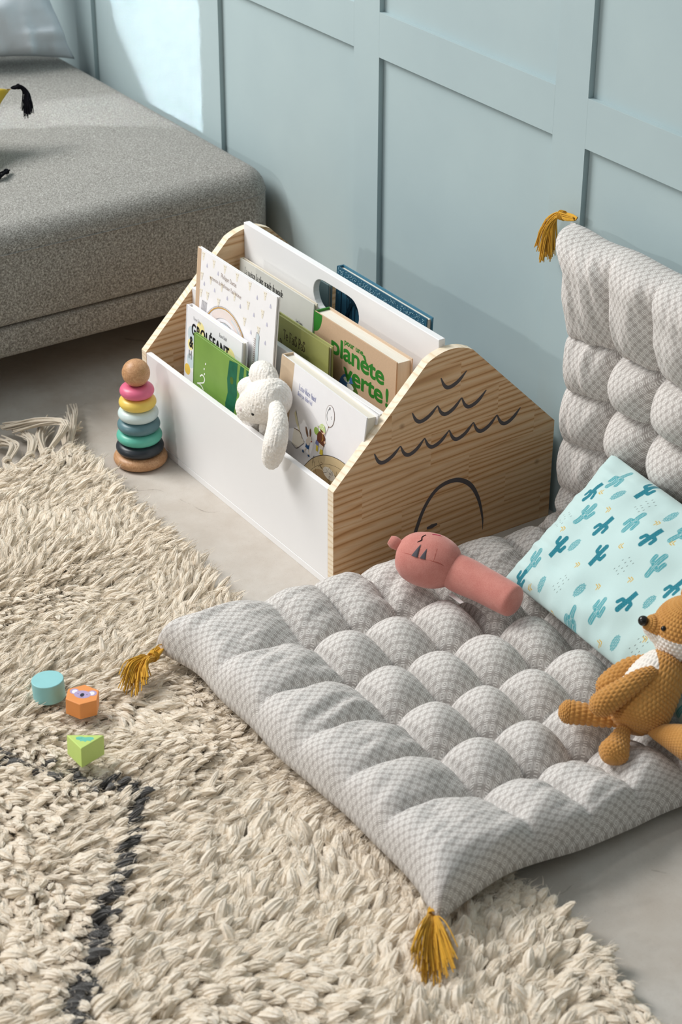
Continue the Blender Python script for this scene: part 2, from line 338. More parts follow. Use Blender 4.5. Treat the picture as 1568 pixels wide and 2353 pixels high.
# ------------------------------------------------------------------ floor and panelled wall
b = MB(); b.box(-3.2, 2.4, -3.0, 0.60, -0.06, 0.0); struct(b.build('floor', M_floor))
b = MB(); b.box(2.4, 2.5, -3.0, 0.60, 0.0, 2.5); struct(b.build('wall_right', plain('right_wall_paint', '#77746F', .7, .2)))
YW, YP = 0.4112, 0.4206           # face of the battens, face of the recessed boards
b = MB(); b.box(-3.2, 2.4, YP, 0.60, 0.0, 2.5); struct(b.build('wall_back', M_wall))
b = MB(); b.box(-2.205, -1.60, -2.40, -2.36, 1.15, 2.2); struct(b.build('sun_blocker', M_wall))      # unseen slab, added to cut off the right side of the sunbeam
nt = 0
def trim(x0, x1, z0, z1):
    global nt; nt += 1; b = MB(); b.box(x0, x1, YW, YP, z0, z1); struct(b.build('trim_%d' % nt, M_wall, bevel=0.0002))
XS = [0.0122+0.5032*i for i in range(-6, 5)]
for x in XS: trim(x-0.071, x, 0.0, 2.5)
for x0, x1 in zip(XS[:-1], XS[1:]):
    for z0, z1 in ((0.5925, 0.6644), (1.42, 1.49)): trim(x0, x1-0.071, z0, z1)

# ------------------------------------------------------------------ bookcase shaped like a house
L, D, H = 0.56, 0.3992, 0.1651; T = 0.01415; YA, ZA = 0.1985, 0.3643
case = thing('book_bin', 'white book bin with house-shaped pine ends, standing against the panelled wall', 'bookcase')
case.location = (-L/2, D/2, 0)
def house_outline(tl=0.056, n=10):
    a, p, c = np.array([0, H]), np.array([YA, ZA]), np.array([D, H])
    d1 = (a-p)/np.linalg.norm(a-p); d2 = (c-p)/np.linalg.norm(c-p); s, e = p+d1*tl, p+d2*tl
    t = np.linspace(0, 1, n)[:, None]; arc = (1-t)**2*s+2*t*(1-t)*(0.55*p+0.45*(s+e)/2)+t**2*e     # rounded ridge
    return [(0, 0), (D, 0), (D, H)]+[tuple(q) for q in arc[::-1]]+[(0, H)]
SCALLOPS = [[(0.1829,0.2945), (0.1982,0.2758), (0.2285,0.2940)], [(0.1341,0.2527), (0.1497,0.2349), (0.1785,0.2521)],
 [(0.1785,0.2521), (0.1939,0.2343), (0.2214,0.2529)], [(0.2214,0.2529), (0.2366,0.2343), (0.2659,0.2531)],
 [(0.0696,0.2063), (0.0847,0.1878), (0.1147,0.2055)], [(0.1147,0.2055), (0.1300,0.1869), (0.1571,0.2059)],
 [(0.1571,0.2059), (0.1724,0.1875), (0.2009,0.2061)], [(0.2009,0.2061), (0.2161,0.1872), (0.2446,0.2063)],
 [(0.2446,0.2063), (0.2601,0.1875), (0.2879,0.2062)], [(0.2879,0.2062), (0.3041,0.1874), (0.3316,0.2061)]]
ARCH = [(0.1376,0.0280), (0.1445,0.0515), (0.1600,0.0890), (0.1833,0.1146), (0.2149,0.1190), (0.2416,0.1043), (0.2590,0.0760), (0.2690,0.0397), (0.2708,0.0163)]
def side(x0, x1, painted):
    b = MB(); o = house_outline(); b.prism(o, 0, x0, x1)
    b.m = [0, 0]+[1]*len(o)
    if painted:
        P = Print()
        for a, m_, e in SCALLOPS:
            q0 = (m_[0]*0.62+a[0]*0.38-0.003, m_[1]*0.72+a[1]*0.28); q1 = (m_[0]*0.5+e[0]*0.5, m_[1]*0.72+e[1]*0.28)
            P.line([a, q0, m_, q1, e], [0.0018, 0.0042, 0.0056, 0.0062, 0.0066, 0.0058, 0.0018], 0)
        P.line(ARCH, [0.0055, 0.0066, 0.0062, 0.0066, 0.0074, 0.0072, 0.0058, 0.0036, 0.0008], 0)
        P.line([(0.1657,0.0523), (0.1747,0.0530), (0.1844,0.0541)], [0.004, 0.0075, 0.0035], 0)
        P.onto(b, lambda u, v, z: (x1+z, u, v), 2)
    ob = b.build('side_panel', [M_pine, M_pine_edge, M_ink], case, fixn=False)
    ob.data.polygons.foreach_set('use_smooth', [False]*len(ob.data.polygons))
    return ob
side(-L, -L+T, False); side(-T, 0, True)
X0, X1 = -L+T, -T
b = MB(); b.box(X0, X1, 0.0002, 0.0094, 0.0114, 0.1644); b.build('front_panel', M_white, case, bevel=0.0012)
b = MB(); b.box(X0, X1, 0.0, D-0.012, 0.0, 0.0112); b.build('bottom_board', M_white, case, bevel=0.0008)
b = MB(); b.box(X0, X1, 0.0885, 0.0975, 0.0114, 0.2575); b.build('low_divider', M_white, case, bevel=0.0012)
b = MB(); b.box(X0, X1, D-0.0115, D-0.002, 0.0, 0.150); b.build('back_panel', M_white, case, bevel=0.0012)
def tall_divider():
    bm = bmesh.new(); y0, y1, zt = 0.1881, 0.1993, 0.3469
    def loop(pts):
        vs = [bm.verts.new((x, y0, z)) for x, z in pts]; return [bm.edges.new((vs[i], vs[(i+1) % len(vs)])) for i in range(len(vs))]
    e = loop([(X0, 0.0114), (X1, 0.0114), (X1, zt), (X0, zt)])
    r, cz, xa, xb = 0.0255, 0.3035, -0.340+0.0255, -0.2155-0.0255
    hole = [(xb+r*math.sin(t), cz+r*math.cos(t)) for t in np.linspace(0, math.pi, 14)]+[(xa-r*math.sin(t), cz-r*math.cos(t)) for t in np.linspace(0, math.pi, 14)]
    e += loop(hole); bmesh.ops.triangle_fill(bm, use_beauty=True, edges=e)
    r_ = bmesh.ops.extrude_face_region(bm, geom=bm.faces[:]); bmesh.ops.translate(bm, verts=[v for v in r_['geom'] if isinstance(v, bmesh.types.BMVert)], vec=(0, y1-y0, 0))
    bmesh.ops.recalc_face_normals(bm, faces=bm.faces); me = bpy.data.meshes.new('tall_divider'); bm.to_mesh(me); bm.free()
    me.materials.append(M_white); o = bpy.data.objects.new('tall_divider', me); C.objects.link(o); o.parent = case; o.matrix_parent_inverse = Matrix.Translation(-case.location)
    m = o.modifiers.new('bevel', 'BEVEL'); m.width = 0.0012; m.segments = 2; m.limit_method = 'ANGLE'; m.angle_limit = math.radians(50); m.harden_normals = True
    o['label'] = 'tall white middle board with an oval carrying hole'
tall_divider()

# ------------------------------------------------------------------ books
M_page = None
def pages():
    k = NT('paper_edges', 0.8, 0.1); v = k.coord('Object', (40, 1600, 40)); n_ = k.noise(v, 1.0, 2)
    k.color(k.mix(n_, hx('#D9D2C2'), hx('#F2EEE4'))); return k.m
M_page = pages()
def cover(name, col, var=0.03, scale=60, rough=0.45): return plain(name, col, rough, 0.35, var, scale)
INK = {n: plain('ink_'+n, c, 0.6, 0.2, 0.05, 120) for n, c in dict(black='#1F1F22', brown='#3B2A22', sepia='#7A5A44', grey='#8C8A90', lilac='#C9C8DA', cream='#EAE4D6', gold='#C79A4A', blush='#E6DAD5',
    paleblue='#CBD8DE', yellow='#F3E6A4', sun='#E8C35A', green='#2F7A2C', forest='#1D5C40', mint='#9DBB5A', white='#F4F4F0', navy='#2F5484', jacket='#6B3F2A', hat='#C9D99A', boot='#E5CE4B', skin='#E4C3AC',
    map='#CDB890', mapd='#A98E66', indigo='#7A80AE', sky='#4B7AB8', leaf='#4E6B2C', kraft='#C9AE93', red='#9A4A3A', rabbit='#DED3C6', deep='#0F2E3E', frost='#9CC2CE', teal='#2A6A80').items()}

def book(label, x0, yb, yt, wd, ht, th, mats, paint=None, tilt=0.0, spine_over=None, zb=0.0126, tip=0.0):
    """front cover faces -y and leans back towards the wall; u runs right, v up the cover"""
    c_, s_ = math.sqrt(max(0, 1-((yt-yb)/ht)**2)), (yt-yb)/ht
    U = np.array([math.cos(tilt), 0, math.sin(tilt)]); V = np.array([-math.sin(tilt)*1.0, s_, c_*math.cos(tilt)]); V /= np.linalg.norm(V); N = np.cross(U, V); O = np.array([x0, yb, zb])
    if tilt < 0: O = O-U*0+np.array([0, 0, -math.sin(tilt)*wd])
    to = lambda u, v, n: tuple(O+U*u+V*v+N*n)
    root = thing('book', label, 'book', 'books standing in the book bin'); root.location = (x0+wd/2, yb, zb)
    ct = 0.0021
    def slab(name, u0, u1, v0, v1, n0, n1, m, P=None, bev=0.0005):
        b = MB(); b.box(u0, u1, v0, v1, n0, n1); b.v = [to(*p) for p in b.v]
        if P: P.onto(b, lambda u, v, z: to(u, v, n1+z), 1)
        mm = [m]+(P.mats if P else [])
        return b.build(name, mm, root, fixn=False)
    P = None
    if paint:
        P = Print(); P.mats = []; P.clip = (0, wd, 0, ht)
        def ink(n):
            m = INK[n] if isinstance(n, str) else n
            if m not in P.mats: P.mats.append(m)
            return P.mats.index(m)
        paint(P, ink)
    slab('front_cover', 0, wd, 0, ht, -ct, 0, mats[0], P); slab('back_cover', 0, wd, 0, ht, -th, -th+ct, mats[1] if len(mats) > 1 else mats[0])
    slab('spine', -0.0014, 0.0012, 0, ht, -th, 0.0, mats[2] if len(mats) > 2 else mats[0])
    slab('page_block', 0.0013, wd-0.0035, 0.003, ht-0.0035, -th+ct, -ct, M_page)
    return root

def paint_plate(P, I):
    P.poly([(0, 0), (0.0105, 0), (0.0105, 0.336), (0, 0.336)], I('kraft'))
    for x, y in [(0.0173,0.3285),(0.0491,0.3264),(0.082,0.3292),(0.1185,0.3291),(0.1555,0.3284),(0.1992,0.3282),(0.0425,0.2978),(0.076,0.2977),(0.114,0.2962),(0.154,0.2967),(0.1951,0.298),(0.1463,0.2679),(0.1869,0.268),(0.0148,0.2951),(0.0145,0.2674),(0.0349,0.2691),(0.0685,0.2703)]:
        P.poly([(x-.005, y+.004), (x+.005, y+.005), (x+.003, y-.002), (x+.001, y-.009), (x-.002, y-.009), (x-.003, y-.001)], I('cream'))
        for a, c in ((-.002, .002), (.003, .003), (.001, -.002)): P.ell(x+a, y+c, .0006, .0007, I('sepia'), n=6)
    for x, y in [(0.0293,0.3153),(0.063,0.3138),(0.0233,0.2832),(0.0551,0.2836),(0.0933,0.2843),(0.1318,0.2853),(0.1778,0.3162),(0.2156,0.3162),(0.1715,0.286),(0.2089,0.2844),(0.1661,0.2558),(0.2075,0.2543)]:
        P.poly([(x-.002, y-.003), (x+.0022, y-.003), (x+.002, y), (x, y+.0042), (x-.0018, y)], I('lilac'))
    P.glyphs('Philippe Dumas', 0.072, 0.3105, 0.0075, I('sepia'), 0.06, 0.80, False, 0.12, 0.12)
    P.glyphs('au service du Professeur Paul Hutance', 0.040, 0.2975, 0.0066, I('sepia'), 0.06, 0.74, False, 0.10, 0.12)
    cx, cy = 0.093, 0.188
    P.ring(cx, cy, .073, .079, .0006, I('grey')); P.ring(cx, cy, .0705, .0765, .0018, I('gold')); P.ring(cx, cy, .061, .067, .013, I('blush'), -40, 130)
    P.ring(cx, cy, .063, .068, .003, I('paleblue'), 20, 75); P.ring(cx, cy, .049, .054, .0006, I('sepia')); P.ring(cx, cy, .047, .052, .0028, I('paleblue'), 30, 130); P.ring(cx, cy, .036, .041, .0008, I('red')); P.ring(cx, cy, .024, .030, .0015, I('red'), 20, 160)
    for i in range(4): P.line([(0.019+i*.0042, 0.233), (0.0205+i*.0042, 0.252), (0.0225+i*.0042, 0.2555)], .0012, I('grey'))
    P.poly([(0.0185, .22), (.034, .22), (.034, .236), (.0185, .236)], I('blush'))
    P.line([(0.187, 0.2625), (0.182, 0.258), (0.181, 0.22), (0.180, 0.15)], .0006, I('black')); P.poly([(.182, .15), (.1905, .15), (.1905, .259), (.187, .262), (.183, .259)], I('paleblue'))
    for i in range(30): P.line([(.1765, .25-i*.0034), (.1805, .2495-i*.0034)], .0009, I('sepia'), curve=False)
book('tallest book in the bin, white cover with a plate, fork and knife drawn under handwriting', -0.4952, 0.045, 0.075, 0.2315, 0.3363, 0.0060, [cover('white_cover', '#F3F2F4'), cover('white_back', '#F1EFEF'), cover('tan_spine', '#D9C2A4')], paint_plate)

def paint_grol(P, I):
    for x, y, r, c in [(0.02, .20, .014, 'paleblue'), (.045, .218, .012, 'yellow'), (.016, .182, .009, 'yellow'), (.018, .155, .012, 'paleblue'), (.135, .205, .016, 'yellow'), (.009, .137, .009, 'sun'), (.07, .2, .01, 'yellow')]: P.ell(x, y, r, r*1.05, I(c))
    P.glyphs('Pierre Delye', 0.022, 0.2262, 0.0062, I('grey'), .08, .62, False, .1, .1); P.glyphs('Ronan Badel', 0.101, 0.2285, 0.0062, I('grey'), .08, .62, False, .1, .1)
    P.text('GROLÉFANT', 0.0175, 0.2015, 0.0265, I('black'), .0008, .70, space=1.12)
    P.text('&', 0.0125, 0.178, 0.0265, I('black'), .0008, .66); P.text('H', 0.011, .158, .02, I('grey'), .0005, .7)
book('white book with a black capital title, standing behind the green book', -0.4939, 0.030, 0.050, 0.1685, 0.2439, 0.011, [cover('white_cover_cool', '#EFEFF3')], paint_grol)

def paint_green(P, I):
    P.poly([(0, 0), (.1704, 0), (.1704, .09), (.1, .12), (.04, .115), (0, .13)], I(plain('moss_wash', '#7FA442', .5, .3, .15, 14)))
    dk = plain('tree_green', '#24654A', .55, .25, .35, 90)
    P.poly([(.1067, .2177), (.131, .2214), (.129, .19), (.132, .17), (.127, .15), (.1205, .12), (.1, .118), (.098, .1429), (.1045, .163), (.1015, .185)], I(dk))
    P.poly([(.1391, .2212), (.1495, .2212), (.148, .2), (.1505, .185), (.143, .172), (.137, .15), (.134, .15), (.139, .175), (.135, .2)], I(dk))
    P.poly([(.156, .2214), (.1704, .2214), (.1704, .15), (.163, .15), (.157, .19)], I(dk)); P.ell(.115, .187, .005, .006, I('leaf'))
    for p in ((0.0364, 0.1832), (0.0325, 0.1731), (0.0337, 0.1651)): P.ell(*p, .0013, .0021, I('white'), rot=-.4)
    P.line([(0.0203,0.1559), (.027, .1608), (0.0342,0.1575), (.032, .150), (.0225, .1452), (0.0123,0.1411)], .0022, I('white')); P.line([(.0123, .1411), (.021, .1425), (0.0297,0.1387), (.031, .132)], .0024, I('white'))
    for i in range(5): P.line([(.144+i*.0006, .2-i*.0028), (.1462+i*.0006, .2005-i*.0028)], .0007, I('white'), curve=False)
book('green book with dark green trees and white handwriting, front left in the bin', -0.4374, 0.016, 0.030, 0.1704, 0.2216, 0.006, [cover('green_cover', '#7CA04E', 0.22, 18)], paint_green)

def paint_rabbit(P, I):
    P.poly([(0, 0), (.034, 0), (.034, .2505), (0, .2505)], I(M_kraft))
    P.glyphs('Karine-Marie Amiot', 0.0515, 0.2165, 0.0092, I('indigo'), .06, .52, True, .10); P.glyphs('illustré par Adeline Avril', 0.050, 0.2070, 0.0066, I('indigo'), .06, .50, True, .08)
    P.ell(.136, .2125, .0112, .0172, I('sepia')); P.ell(.136, .2125, .0106, .0166, I(M_cov)); P.line([(.1355, .195), (.131, .182), (.1265, .1665)], .0006, I('sepia')); P.ell(.1355, .1945, .0012, .001, I('sepia'))
    P.line([(.1315, .222), (.1285, .212), (.131, .203)], .0010, I('black')); P.ell(.1338, .2235, .0014, .0026, I('black')); P.line([(.141, .214), (.139, .212), (.141, .209)], .0007, I('black'))
    P.line([(.05, .183), (.058, .166), (.068, .150), (.08, .143)], .0006, I('brown')); P.poly([(.0475, .176), (.053, .164), (.061, .157), (.068, .151), (.058, .168), (.05, .181)], I(plain('scarf', '#E2DCB8', .6, .2)))
    P.poly([(.0486, .127), (.062, .124), (.08, .1425), (.066, .153), (.0505, .152)], I('cream')); P.line([(.0505, .152), (.066, .1535), (.074, .146)], .001, I('sepia')); P.line([(.048, .126), (.062, .124), (.08, .141)], .0006, I('brown'))
    k0 = len(P.v)
    P.poly([(.084, .1285), (.0935, .1285), (.0935, .138), (.085, .138)], I('navy')); P.ell(.089, .1405, .0048, .0058, I('rabbit')); P.ell(.0925, .148, .0056, .0062, I('rabbit')); P.ell(.098, .146, .0015, .0012, I('red'))
    P.ell(.0835, .156, .0025, .0085, I('sepia'), .45); P.ell(.0925, .159, .002, .007, I('sepia'), .15); P.line([(.087, .129), (.083, .122), (.0795, .119)], .0022, I('rabbit')); P.line([(.092, .129), (.095, .122), (.094, .119)], .002, I('rabbit')); P.ell(.0795, .119, .0022, .0026, I('navy')); P.ell(.0945, .1185, .0024, .0018, I('navy'))
    for q in range(k0, len(P.v)): P.v[q] = (P.v[q][0], .1255+(P.v[q][1]-.1165)*.92, P.v[q][2])
    k0 = len(P.v)
    P.ell(.105, .163, .006, .0085, I('mint')); P.line([(.107, .171), (.107, .178)], .0022, I('cream'))
    P.poly([(.1095, .141), (.128, .141), (.1285, .150), (.129, .161), (.122, .170), (.113, .1685), (.108, .158)], I('jacket')); P.line([(.121, .166), (.1235, .157), (.121, .149)], .0012, I('gold')); P.ell(.1285, .152, .0022, .003, I('skin'))
    P.ell(.1215, .1725, .0055, .0055, I('skin')); P.ell(.1185, .174, .0045, .005, I('jacket')); P.poly([(.1095, .1755), (.127, .1725), (.1275, .1765), (.124, .187), (.117, .189), (.1125, .183)], I('hat'))
    for p in ((.115, .182), (.119, .179), (.121, .184)): P.ell(*p, .0011, .001, I('white'))
    P.poly([(.106, .134), (.114, .132), (.1145, .142), (.107, .144)], I('indigo')); P.poly([(.115, .133), (.1255, .130), (.1265, .141), (.115, .142)], I('rabbit'))
    P.poly([(.109, .1195), (.114, .1195), (.1135, .133), (.1085, .133)], I('boot')); P.poly([(.1185, .1185), (.1275, .1185), (.126, .131), (.12, .131)], I('boot'))
    for q in range(k0, len(P.v)): P.v[q] = (P.v[q][0]+.002, .1440+(P.v[q][1]-.1185)*.69, P.v[q][2])
    P.ell(.183, .045, .1145, .1145, I('brown'), n=80); P.ell(.183, .045, .1136, .1136, I('map'), n=80); P.ring(.183, .045, .101, .101, .0005, I('brown')); P.ell(.135, .10, .028, .022, I('mapd')); P.ell(.175, .09, .022, .028, I('mapd')); P.ell(.15, .125, .016, .009, I('cream'))
    for i in range(60):
        x, y = random.uniform(.10, .20), random.uniform(.07, .135); P.line([(x, y), (x+random.uniform(-.006, .006), y+random.uniform(-.006, .006)), (x+random.uniform(-.009, .009), y-random.uniform(0, .01))], .00045, I('brown'), n=5)
    P.line([(.2028, .1959-.028), (.2178, .1972-.028), (.2178, .194-.028), (.2035, .1925-.028), (.2028, .1959-.028)], .0005, I('black'), curve=False)
M_kraft = cover('kraft_board', '#CDB79C', 0.06, 200, 0.8); M_cov = cover('soft_white_cover', '#F1F0F2')
book('thick white book with a drawn child holding a balloon, right of the plush rabbit', -0.2414, 0.038, 0.062, 0.2215, 0.2505, 0.021, [M_cov, M_cov, M_kraft], paint_rabbit, tilt=-0.045)

def paint_house(P, I):
    P.glyphs('La maison la plus grande du monde', 0.0150, 0.2592, 0.0112, I('black'), .085, .585, True, .098); P.glyphs('Leo Lionni', 0.172, 0.2335, 0.0062, I('black'), .08, .58, True, .1)
book('thin pale grey book with black title, leaning at back left against the tall divider', -0.5343, 0.150, 0.174, 0.2178, 0.2802, 0.0075, [cover('grey_cover', '#D4D4CD', 0.05, 30), cover('cream_back', '#E3DCCB'), cover('grey_spine', '#CFCBB8')], paint_house)

def paint_olive(P, I):
    P.glyphs('Te FaiS PaS', 0.0235, 0.2412, 0.0158, I('brown'), .105, .60, True, .135); P.glyphs('D', 0.0125, 0.2215, 0.0160, I('brown'), .085, .6, True)
bk = book('olive green book with a brown title, standing between the low and the tall divider', -0.3313, 0.106, 0.114, 0.1470, 0.2746, 0.0085, [cover('olive_cover', '#98995A', 0.14, 22), cover('olive_back', '#A9AC6E')], paint_olive)

def paint_planet(P, I):
    g = plain('leaf_green', '#2F7B2B', .5, .3)
    n = 14; P.poly([(0, .2994), (.0215, .2994)]+[(.0215*math.cos(t)*1.0, .2994-.032*math.sin(t)) for t in np.linspace(.1, math.pi/2, n)], I(g))
    P.ell(.095, .200, .026, .032, I('sky'), n=40); P.ell(.108, .196, .016, .026, I('leaf'), n=30); P.ell(.09, .222, .008, .004, I('white')); P.ell(.1, .214, .009, .005, I('white'))
    P.text('pour une', .0815, .2770, .0125, I(g), .0005, 1.06); P.text('planète', .0455, .2515, .0400, I(g), .0012, 1.26, space=.95); P.text('verte', .0820, .2215, .0400, I(g), .0012, 1.26, space=.95); P.text('!', .1885, .2215, .0400, I(g), .0013, 1.0)
book('thick brown kraft book with a big green title, right of the olive book', -0.2597, 0.130, 0.138, 0.2140, 0.2994, 0.0285, [cover('kraft_cover', '#C7A98B', 0.10, 350, 0.75), cover('kraft_back', '#D3BBA2', 0.08, 300, .75), plain('green_spine', '#2F7B2B', .5, .3)], paint_planet)

book('grey-green book cover glimpsed through the oval carrying hole', -0.540, 0.2150, 0.2250, 0.186, 0.285, 0.008, [cover('sage_cover', '#8DA0A1', .08, 30)])

def paint_blue(P, I):
    for i in range(16):
        x = random.uniform(.004, .23); P.line([(x, .20), (x+random.uniform(-.006, .006), .26), (x+random.uniform(-.008, .008), .3155)], [.004, .003, .0012], I('deep'), n=7)
    for i in range(420):
        x, y = random.uniform(.003, .233), .3145-abs(random.gauss(0, .016)); P.ell(x, y, random.uniform(.0004, .0013), random.uniform(.0004, .0011), I('frost'), n=5)
    P.line([(.02, .285), (.05, .272), (.09, .27), (.12, .25)], .006, I('deep')); P.line([(.03, .24), (.05, .272), (.08, .25)], .006, I('deep')); P.line([(.04, .30), (.09, .282), (.13, .27)], .0016, I('teal'))
    P.line([(.095, .30), (.1, .27), (.092, .23)], .005, I('deep'))
book('blue book with frosty trees on its cover, behind the tall divider next to the wall', -0.3509, 0.2245, 0.240, 0.2362, 0.3155, 0.0125, [cover('blue_cover', '#2F6078', 0.2, 35), cover('blue_back', '#3E7690', .1, 40)], paint_blue)

# ------------------------------------------------------------------ sofa
def fabric(name, a, b_, c_, scale=900.0):
    k = NT(name, 0.9, 0.1); v = k.coord('Object')
    n1 = k.noise(v, scale, 2, 0.7); n2 = k.noise(v, 160.0, 3, 0.6)
    x = k.noise(k.coord('Object', (1, 6, 6)), scale*0.55, 2, .6); y = k.noise(k.coord('Object', (6, 1, 1)), scale*0.55, 2, .6)
    f = k.math('ADD', k.math('MULTIPLY', k.math('ADD', x, y), 0.35), k.math('MULTIPLY', n1, 0.3))
    base = k.ramp(f, [(0.40, hx(a)), (0.5, hx(b_)), (0.60, hx(c_))]); base = k.mix(k.range(n2, .4, .7, 0, .35), base, hx(b_))
    k.color(base); k.bump(f, 0.5, 0.002); k.sheen(0.12); return k.m
M_sofa = fabric('grey_woven_upholstery', '#55524C', '#8F8D88', '#CBCAC5', 480)
sofa = thing('sofa', 'low grey upholstered sofa with a thick mattress seat along the panelled wall', 'sofa'); sofa.location = (-1.5, -0.3, 0)
def rounded_slab(x0, x1, y0, y1, z0, z1, r, crown=0.0, rt=None, n=9):
    """box with round vertical corners and rolled top / bottom edges"""
    rt = rt or r; bm = bmesh.new(); prof = []
    for t in np.linspace(0, math.pi/2, n): prof.append((rt*(1-math.sin(t)) if False else rt-rt*math.cos(t), z1-rt+rt*math.sin(t)))
    prof = [(0, z0+0.012)]+[(0.0, z) for z in np.linspace(z0+0.03, z1-rt, 3)][1:]+prof[1:]
    prof = [(0.012, z0), (0.004, z0+0.004)]+prof
    rings = []
    def ring(inset, z, rr=r):
        rr = max(rr-inset*0.6, 0.01); pts = []
        for cx, cy, a0 in ((x1-inset-rr, y1-inset-rr, 0), (x0+inset+rr, y1-inset-rr, 90), (x0+inset+rr, y0+inset+rr, 180), (x1-inset-rr, y0+inset+rr, 270)):
            for a in np.radians(np.linspace(a0, a0+90, 9)): pts.append((cx+rr*math.cos(a), cy+rr*math.sin(a), z))
        return pts
    for ins, z in prof: rings.append(ring(ins, z))
    for q in (0.05, 0.12, 0.2): rings.append([(x, y, z1+crown*(1-(1-q/0.25)**2)) for x, y, _ in ring(rt+q, z1)])
    k = len(rings[0]); V = [p for r_ in rings for p in r_]
    F = [(i*k+j, i*k+(j+1) % k, (i+1)*k+(j+1) % k, (i+1)*k+j) for i in range(len(rings)-1) for j in range(k)]
    F += [tuple(range(k))[::-1], tuple((len(rings)-1)*k+j for j in range(k))]; return V, F
SX = -0.788
V, F = rounded_slab(-2.9, SX, -2.3, 0.402, 0.147, 0.318, 0.055, 0.014, 0.042)
seat = mk('seat_mattress', V, F, M_sofa, sofa, True)
V, F = rounded_slab(-2.9, SX-0.006, -2.29, 0.398, 0.087, 0.145, 0.03, 0.0, 0.008)
mk('seat_base', V, F, M_sofa, sofa, True)
def seam_loop(x1, y0, y1, z, r, off=0.0006):
    pts = [(x1+off-r, y0-off, z)]
    for cx, cy, a0 in ((x1-r, y0+r, 270), (x1-r, y1-r, 0)):
        for a in np.radians(np.linspace(a0, a0+90, 9)): pts.append((cx+(r+off)*math.cos(a), cy+(r+off)*math.sin(a), z))
    return [(-2.8, y0-off, z)]+pts+[(-2.8, y1+off, z)]
V, F = strands([seam_loop(SX, -2.3, 0.402, 0.276, 0.055)], 0.0013, 6, 1.0); mk('piping', V, F, M_sofa, sofa, True)
M_dark = plain('black_wood', '#1B1A19', .6, .3)
for x, y in ((-0.95, 0.28), (-0.95, -2.1), (-2.7, 0.28), (-2.7, -2.1)):
    V, F = lathe([(0.014, 0.0), (0.02, 0.09)], 20); V = [(a+x, b_+y, c_) for a, b_, c_ in V]; mk('leg', V, F, M_dark, sofa, True)

# ------------------------------------------------------------------ pillows
def pillow_surface(w, h, th_f, th_b, nu, nv, pinch=0.05, seed=0, wr=0.004, power=0.42):
    u, v = np.meshgrid(np.linspace(-1, 1, nu), np.linspace(-1, 1, nv), indexing='ij')
    e = ((1-u**2).clip(0)**power)*((1-v**2).clip(0)**power)
    X = u*w/2*(1-pinch*(1-v**2)*np.abs(u)**2); Y = v*h/2*(1-pinch*(1-u**2)*np.abs(v)**2)
    n_ = (vnoise(u*5+seed, v*4+seed*2)-.5)*wr*2+(vnoise(u*13+seed, v*3)-.5)*wr*(np.abs(v)**3)+(vnoise(u*3, v*13+seed)-.5)*wr*(np.abs(u)**3)
    return X, Y, th_f*e+n_*np.minimum(1, e*2.5), th_b*e
def pillow_mesh(name, parent, mats, w, h, thf, thb, O, U, V, nu=60, nv=48, attr=None, **kw):
    X, Y, Zf, Zb = pillow_surface(w, h, thf, thb, nu, nv, **kw); U, V = np.array(U, float), np.array(V, float); U /= np.linalg.norm(U); V -= U*(U@V); V /= np.linalg.norm(V); N = np.cross(U, V); O = np.array(O)
    A = O+X[..., None]*U+Y[..., None]*V+Zf[..., None]*N; B = O+X[..., None]*U+Y[..., None]*V-Zb[..., None]*N
    idx = np.arange(nu*nv).reshape(nu, nv); idb = idx+nu*nv; idb[0], idb[-1], idb[:, 0], idb[:, -1] = idx[0], idx[-1], idx[:, 0], idx[:, -1]
    q = lambda g: np.stack([g[:-1, :-1], g[1:, :-1], g[1:, 1:], g[:-1, 1:]], -1).reshape(-1, 4)
    F = np.vstack([q(idx), q(idb)[:, ::-1]]); UV = np.stack([X, Y], -1).reshape(-1, 2)
    at = None if attr is None else np.vstack([attr(X, Y).reshape(-1, 4), np.tile(attr.base, (nu*nv, 1))])
    return mk(name, np.vstack([A.reshape(-1, 3), B.reshape(-1, 3)]), F, mats, parent, True, uv=np.vstack([UV, UV]), attr=at)
M_linen = plain('pale_linen', '#E0E6ED', 0.9, 0.1, 0.06, 25, 0.25, 700, 0.0008, 0.2)
lin = pillow_mesh('linen_pillow', None, M_linen, 0.52, 0.46, 0.075, 0.06, (-1.646, 0.135, 0.534), (0.12, 1, 0.03), (-0.32, 0, 1), 110, 100, pinch=0.15, seed=3, wr=0.030)
tag(lin, 'pale blue-grey linen pillow propped on the far end of the sofa', 'pillow')

